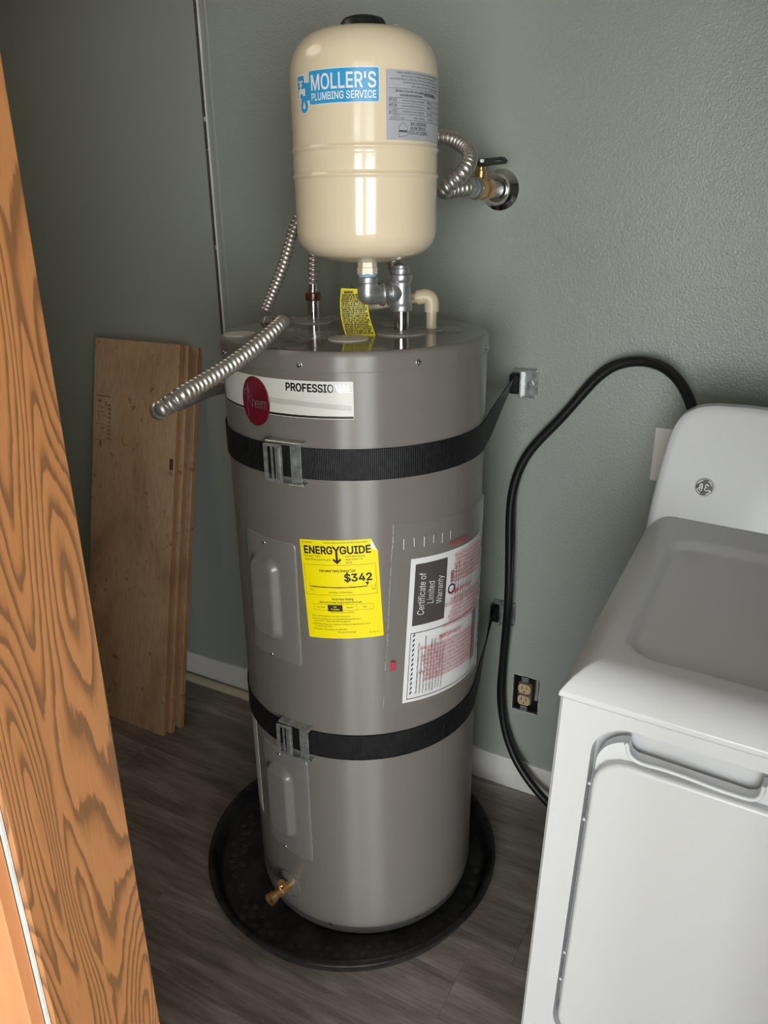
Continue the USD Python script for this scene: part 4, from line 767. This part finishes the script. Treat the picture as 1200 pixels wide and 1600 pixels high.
# ragged plaster lip round the opening
tt = np.linspace(0, 1, 161); rec = sbox(x0, z0, x1, z1).exterior; rc = np.array([rec.interpolate(t, normalized=True).coords[0] for t in tt]); nr = meshkit.noise(np.c_[rc*140, 0*tt], 4)
obj('ragged_plaster_edge', tube(np.c_[rc[:, 0], 0*tt+YB+.0003, rc[:, 1]], .0006+.0019*nr**1.5, 7, cap=False), mat('dry_plaster', (.55, .53, .47), .8), ot)
pl = thing('blank_plate', 'white blank wall plate half hidden by the dryer', 'wall plate', (.60, YB, 1.05))
obj('plate', place(bevelled(rrect(.5365, .988, .661, 1.1145, .003), .007, .0035), (0, YB, 0), (1, 0, 0), (0, 0, 1), (0, -1, 0)), PLATE, pl, 40)
for x in (.575, .625): obj('plate_screw', lathe([(0, .0016), (.003, .0013), (.0036, 0)], (x, YB-.0068, 1.051), (0, -1, 0), 14), PLATE, pl)

# ================================================================== DRYER
DW, DD, DH = .75, .70, .97
rx, ry, rz = .025, .036, .0074
Rx = np.array([[1, 0, 0], [0, math.cos(rx), -math.sin(rx)], [0, math.sin(rx), math.cos(rx)]]); Ry = np.array([[math.cos(ry), 0, math.sin(ry)], [0, 1, 0], [-math.sin(ry), 0, math.cos(ry)]]); Rz = np.array([[math.cos(rz), -math.sin(rz), 0], [math.sin(rz), math.cos(rz), 0], [0, 0, 1]])
DM = Rz@Ry@Rx; DO = np.array([.5946, -.4910, DH]); m4 = np.eye(4); m4[:3, :3] = DM.T; m4[3, :3] = DO
dr = thing('clothes_dryer', 'white front-load clothes dryer in the right foreground', 'dryer', matrix=m4)
opn = rrect(.0490, -.650, DW-.0490, -.0255, .050, 12)
hole = place(ext(opn, .046), (0, -.01, 0), (1, 0, 0), (0, 0, 1), (0, 1, 0))
hole.fix_normals()
body = box((0, 0, -.885), (DW, DD, -.0012), .004) - to_man(hole)
obj('cabinet', body, WHITE, dr, 30)
for fx in (.06, DW-.06):
    for fy in (.07, DD-.07):
        top = DM@np.array([fx, fy, -.885]) + DO
        loc_bottom = np.linalg.solve(DM, np.array([top[0], top[1], 0]) - DO)
        obj('levelling_foot', rod(loc_bottom, (fx, fy, -.884), .020, 20), BLACKP, dr)
# door
notch = Polygon([(.0935, .0), (.0950, -.062), (.0985, -.0690), (.1050, -.0735), (.2415, -.0765), (.2500, -.0730), (.2545, -.0660), (.2560, .0)])
flange = rrect(.0560, -.640, DW-.0560, -.0510, .046, 12).difference(notch)
dp_ = lambda P, h, y_: place(ext(P, h), (0, y_, 0), (1, 0, 0), (0, 0, 1), (0, 1, 0))
door = obj('door', place(bevelled(rrect(.0560, -.641, DW-.0560, -.0790, .044, 12), .022, .0065, 5), (0, .0185, 0), (1, 0, 0), (0, 0, 1), (0, -1, 0)), WHITE, dr, 45)
fm = dp_(flange, .016, .0105); fm.fix_normals()
obj('door_flange', fm, WHITEP, door, 30)
lipl = [(.0895, -.0520), (.0925, -.0550), (.0945, -.0630), (.0985, -.0695), (.1060, -.0740), (.1300, -.0747), (.2380, -.0772), (.2490, -.0745), (.2545, -.0670), (.2555, -.0540), (.2555, -.0500)]
obj('handle_lip', tube(spline([(x, .0085, z) for x, z in lipl], .002)[0], .0030, 12), WHITEP, door, label='raised lip of the finger pull')
for z in (-.135, -.20, -.47, -.53):
    obj('door_bumper', trimesh.creation.icosphere(2, .0026).apply_translation((.0522, .008, z)), WHITE, dr)
# top with its shallow well
def lid():
    ex = np.r_[np.linspace(0, .012, 9), np.linspace(.016, .058, 14), np.linspace(.066, .11, 12)]
    xs = np.r_[-.0015+ex, np.linspace(.14, DW-.14, 24), DW+.0015-ex[::-1]]; ys = np.r_[-.0035+ex, np.linspace(.12, .592, 40)]
    X, Y = np.meshgrid(xs, ys, indexing='ij')
    def prof(e, w): k = np.clip(e/w, 0, 1); return 1-(1-k)**2.4
    zf, zl, zr_ = prof(Y+.0035, .060), prof(X+.0015, .048), prof(DW+.0015-X, .048)
    Z = .0055 + .0345*np.minimum(np.minimum(zf, zl), zr_)
    qx, qy = np.abs(X-DW/2)-(DW/2-.060)+.045, np.abs(Y-.285)-.205+.045
    d = np.hypot(np.maximum(qx, 0), np.maximum(qy, 0)) + np.minimum(np.maximum(qx, qy), 0) - .045
    s = np.clip((-d+.004)/.014, 0, 1); Z -= .0085*s*s*(3-2*s)
    nx, ny = X.shape; P = np.stack([X, Y, Z], -1).reshape(-1, 3)
    i, j = np.meshgrid(np.arange(nx-1), np.arange(ny-1), indexing='ij'); a = (i*ny+j).ravel(); F = np.vstack([np.stack([a, a+ny, a+ny+1], 1), np.stack([a, a+ny+1, a+1], 1)])
    B = P.copy(); B[:, 2] = -.0006; n0 = len(P)
    rim = np.r_[[k*ny for k in range(nx)], [(nx-1)*ny+k for k in range(1, ny)], [k*ny+ny-1 for k in range(nx-2, -1, -1)], [k for k in range(ny-2, 0, -1)]]; r2 = np.roll(rim, -1)
    F2 = np.vstack([np.stack([rim+n0, r2+n0, r2], 1), np.stack([rim+n0, r2, rim], 1)])
    return trimesh.Trimesh(np.vstack([P, B]), np.vstack([F, F2, F[:, ::-1]+n0]), process=False)
obj('top_panel', lid(), WHITE, dr, 40)
half = [(-.0030, -.001), (-.0028, .030), (-.0018, .065), (.0005, .110), (.0040, .150), (.0085, .185), (.0150, .208), (.0280, .2265), (.0470, .2385), (.0740, .2455), (.130, .2490), (DW/2, .2500)]
pts = half + [(DW-x, z) for x, z in half[-2::-1]]
lean_b = .30; sl_ = math.hypot(1, lean_b)
bs = bevelled(Polygon(pts[::-1]).buffer(.006).buffer(-.006) if False else Polygon(pts), .085, .014, 5)
v = bs.vertices; cx_ = DW/2
P3 = np.stack([v[:, 0], .5935 + .085 - v[:, 2] + (v[:, 1]-.04)*lean_b*(v[:, 2]/.085), v[:, 1]+.0008], 1)
bsm = trimesh.Trimesh(P3, bs.faces, process=False); bsm.fix_normals()
bsp = obj('control_backsplash', bsm, WHITE, dr, 40)
bo = np.array([.0868, .5935+(.1010-.04)*lean_b-.0004, .1018]); yb_ = np.array([0, lean_b, 1])/sl_; zb_ = np.array([0, -1, lean_b])/sl_
bdg = obj('maker_badge', place(bevelled(Point(0, 0).buffer(.0170, quad_segs=24), .0022, .0008), bo, (1, 0, 0), yb_, zb_), BADGE, dr, 40, label='round dark monogram badge')
ring = Point(0, 0).buffer(.0163).difference(Point(0, 0).buffer(.0156))
G = lambda pts, w=.00046: stroke([(x/1000, y_/1000) for x, y_ in pts], w)
mono = [affinity.translate(g_, dx_) for g_, dx_ in zip([G(arc(-4.2, 2.0, 3.2, 4.2, 60, 300)), G(arc(-4.0, 2.4, 1.4, 2.0, 0, 360)), G([(-2.4, 2.4), (-2.6, -3.5)] + arc(-4.4, -4.2, 2.0, 3.0, 10, -190)), G(arc(3.4, 3.2, 2.9, 3.0, 70, 270)), G(arc(3.4, -2.8, 3.4, 3.2, 90, 330)), G(arc(4.6, 4.2, 1.2, 1.2, -60, 200)), G(arc(-8.2, -3.4, 1.8, 1.6, 30, 250)), G(arc(8.6, -4.4, 1.6, 1.5, 150, 380))], (-.0009, -.0009, -.0009, .0009, .0009, .0009, -.0005, .0005))]
swirl = [G(arc(0, 0, 13.2, 13.2, a, a+46), .0006) for a in (20, 110, 200, 290)]
obj('monogram', place(ext(shapely.union_all([ring]+mono+swirl), .0004), bo+zb_*.0022, (1, 0, 0), yb_, zb_), MIRROR, bdg, False, kind='stuff')

# ================================================================== DRYER CORD
cd = thing('power_cord', 'thick black dryer cord arching up the wall and down behind the dryer', 'cord', (.22, .38, .9))
cpts = [(.66, .295, .98), (.650, .290, 1.10), (.628, .298, 1.172), (.600, .325, 1.219), (.556, .355, 1.2535), (.500, .376, 1.264), (.438, .384, 1.247), (.378, .388, 1.187), (.317, .389, 1.105), (.250, .389, 1.016), (.222, .386, .935), (.219, .381, .795), (.2275, .372, .597), (.218, .383, .372), (.231, .381, .232), (.279, .370, .125), (.372, .350, .044), (.47, .32, .016), (.60, .30, .0135)]
P, t = spline(cpts, .006)
obj('cable', tube(P, .0113, 20), RUBBER, cd, 60)
ang = t/.16; T = np.gradient(P, axis=0); T /= np.linalg.norm(T, axis=1, keepdims=True); U0 = np.cross(T, [0, 1, 0]); U0 /= np.linalg.norm(U0, axis=1, keepdims=True); V0 = np.cross(T, U0)
obj('moulded_ridge', tube(P + .0100*(np.cos(ang)[:, None]*U0 + np.sin(ang)[:, None]*V0), .0032, 10), RUBBER, cd, 60)
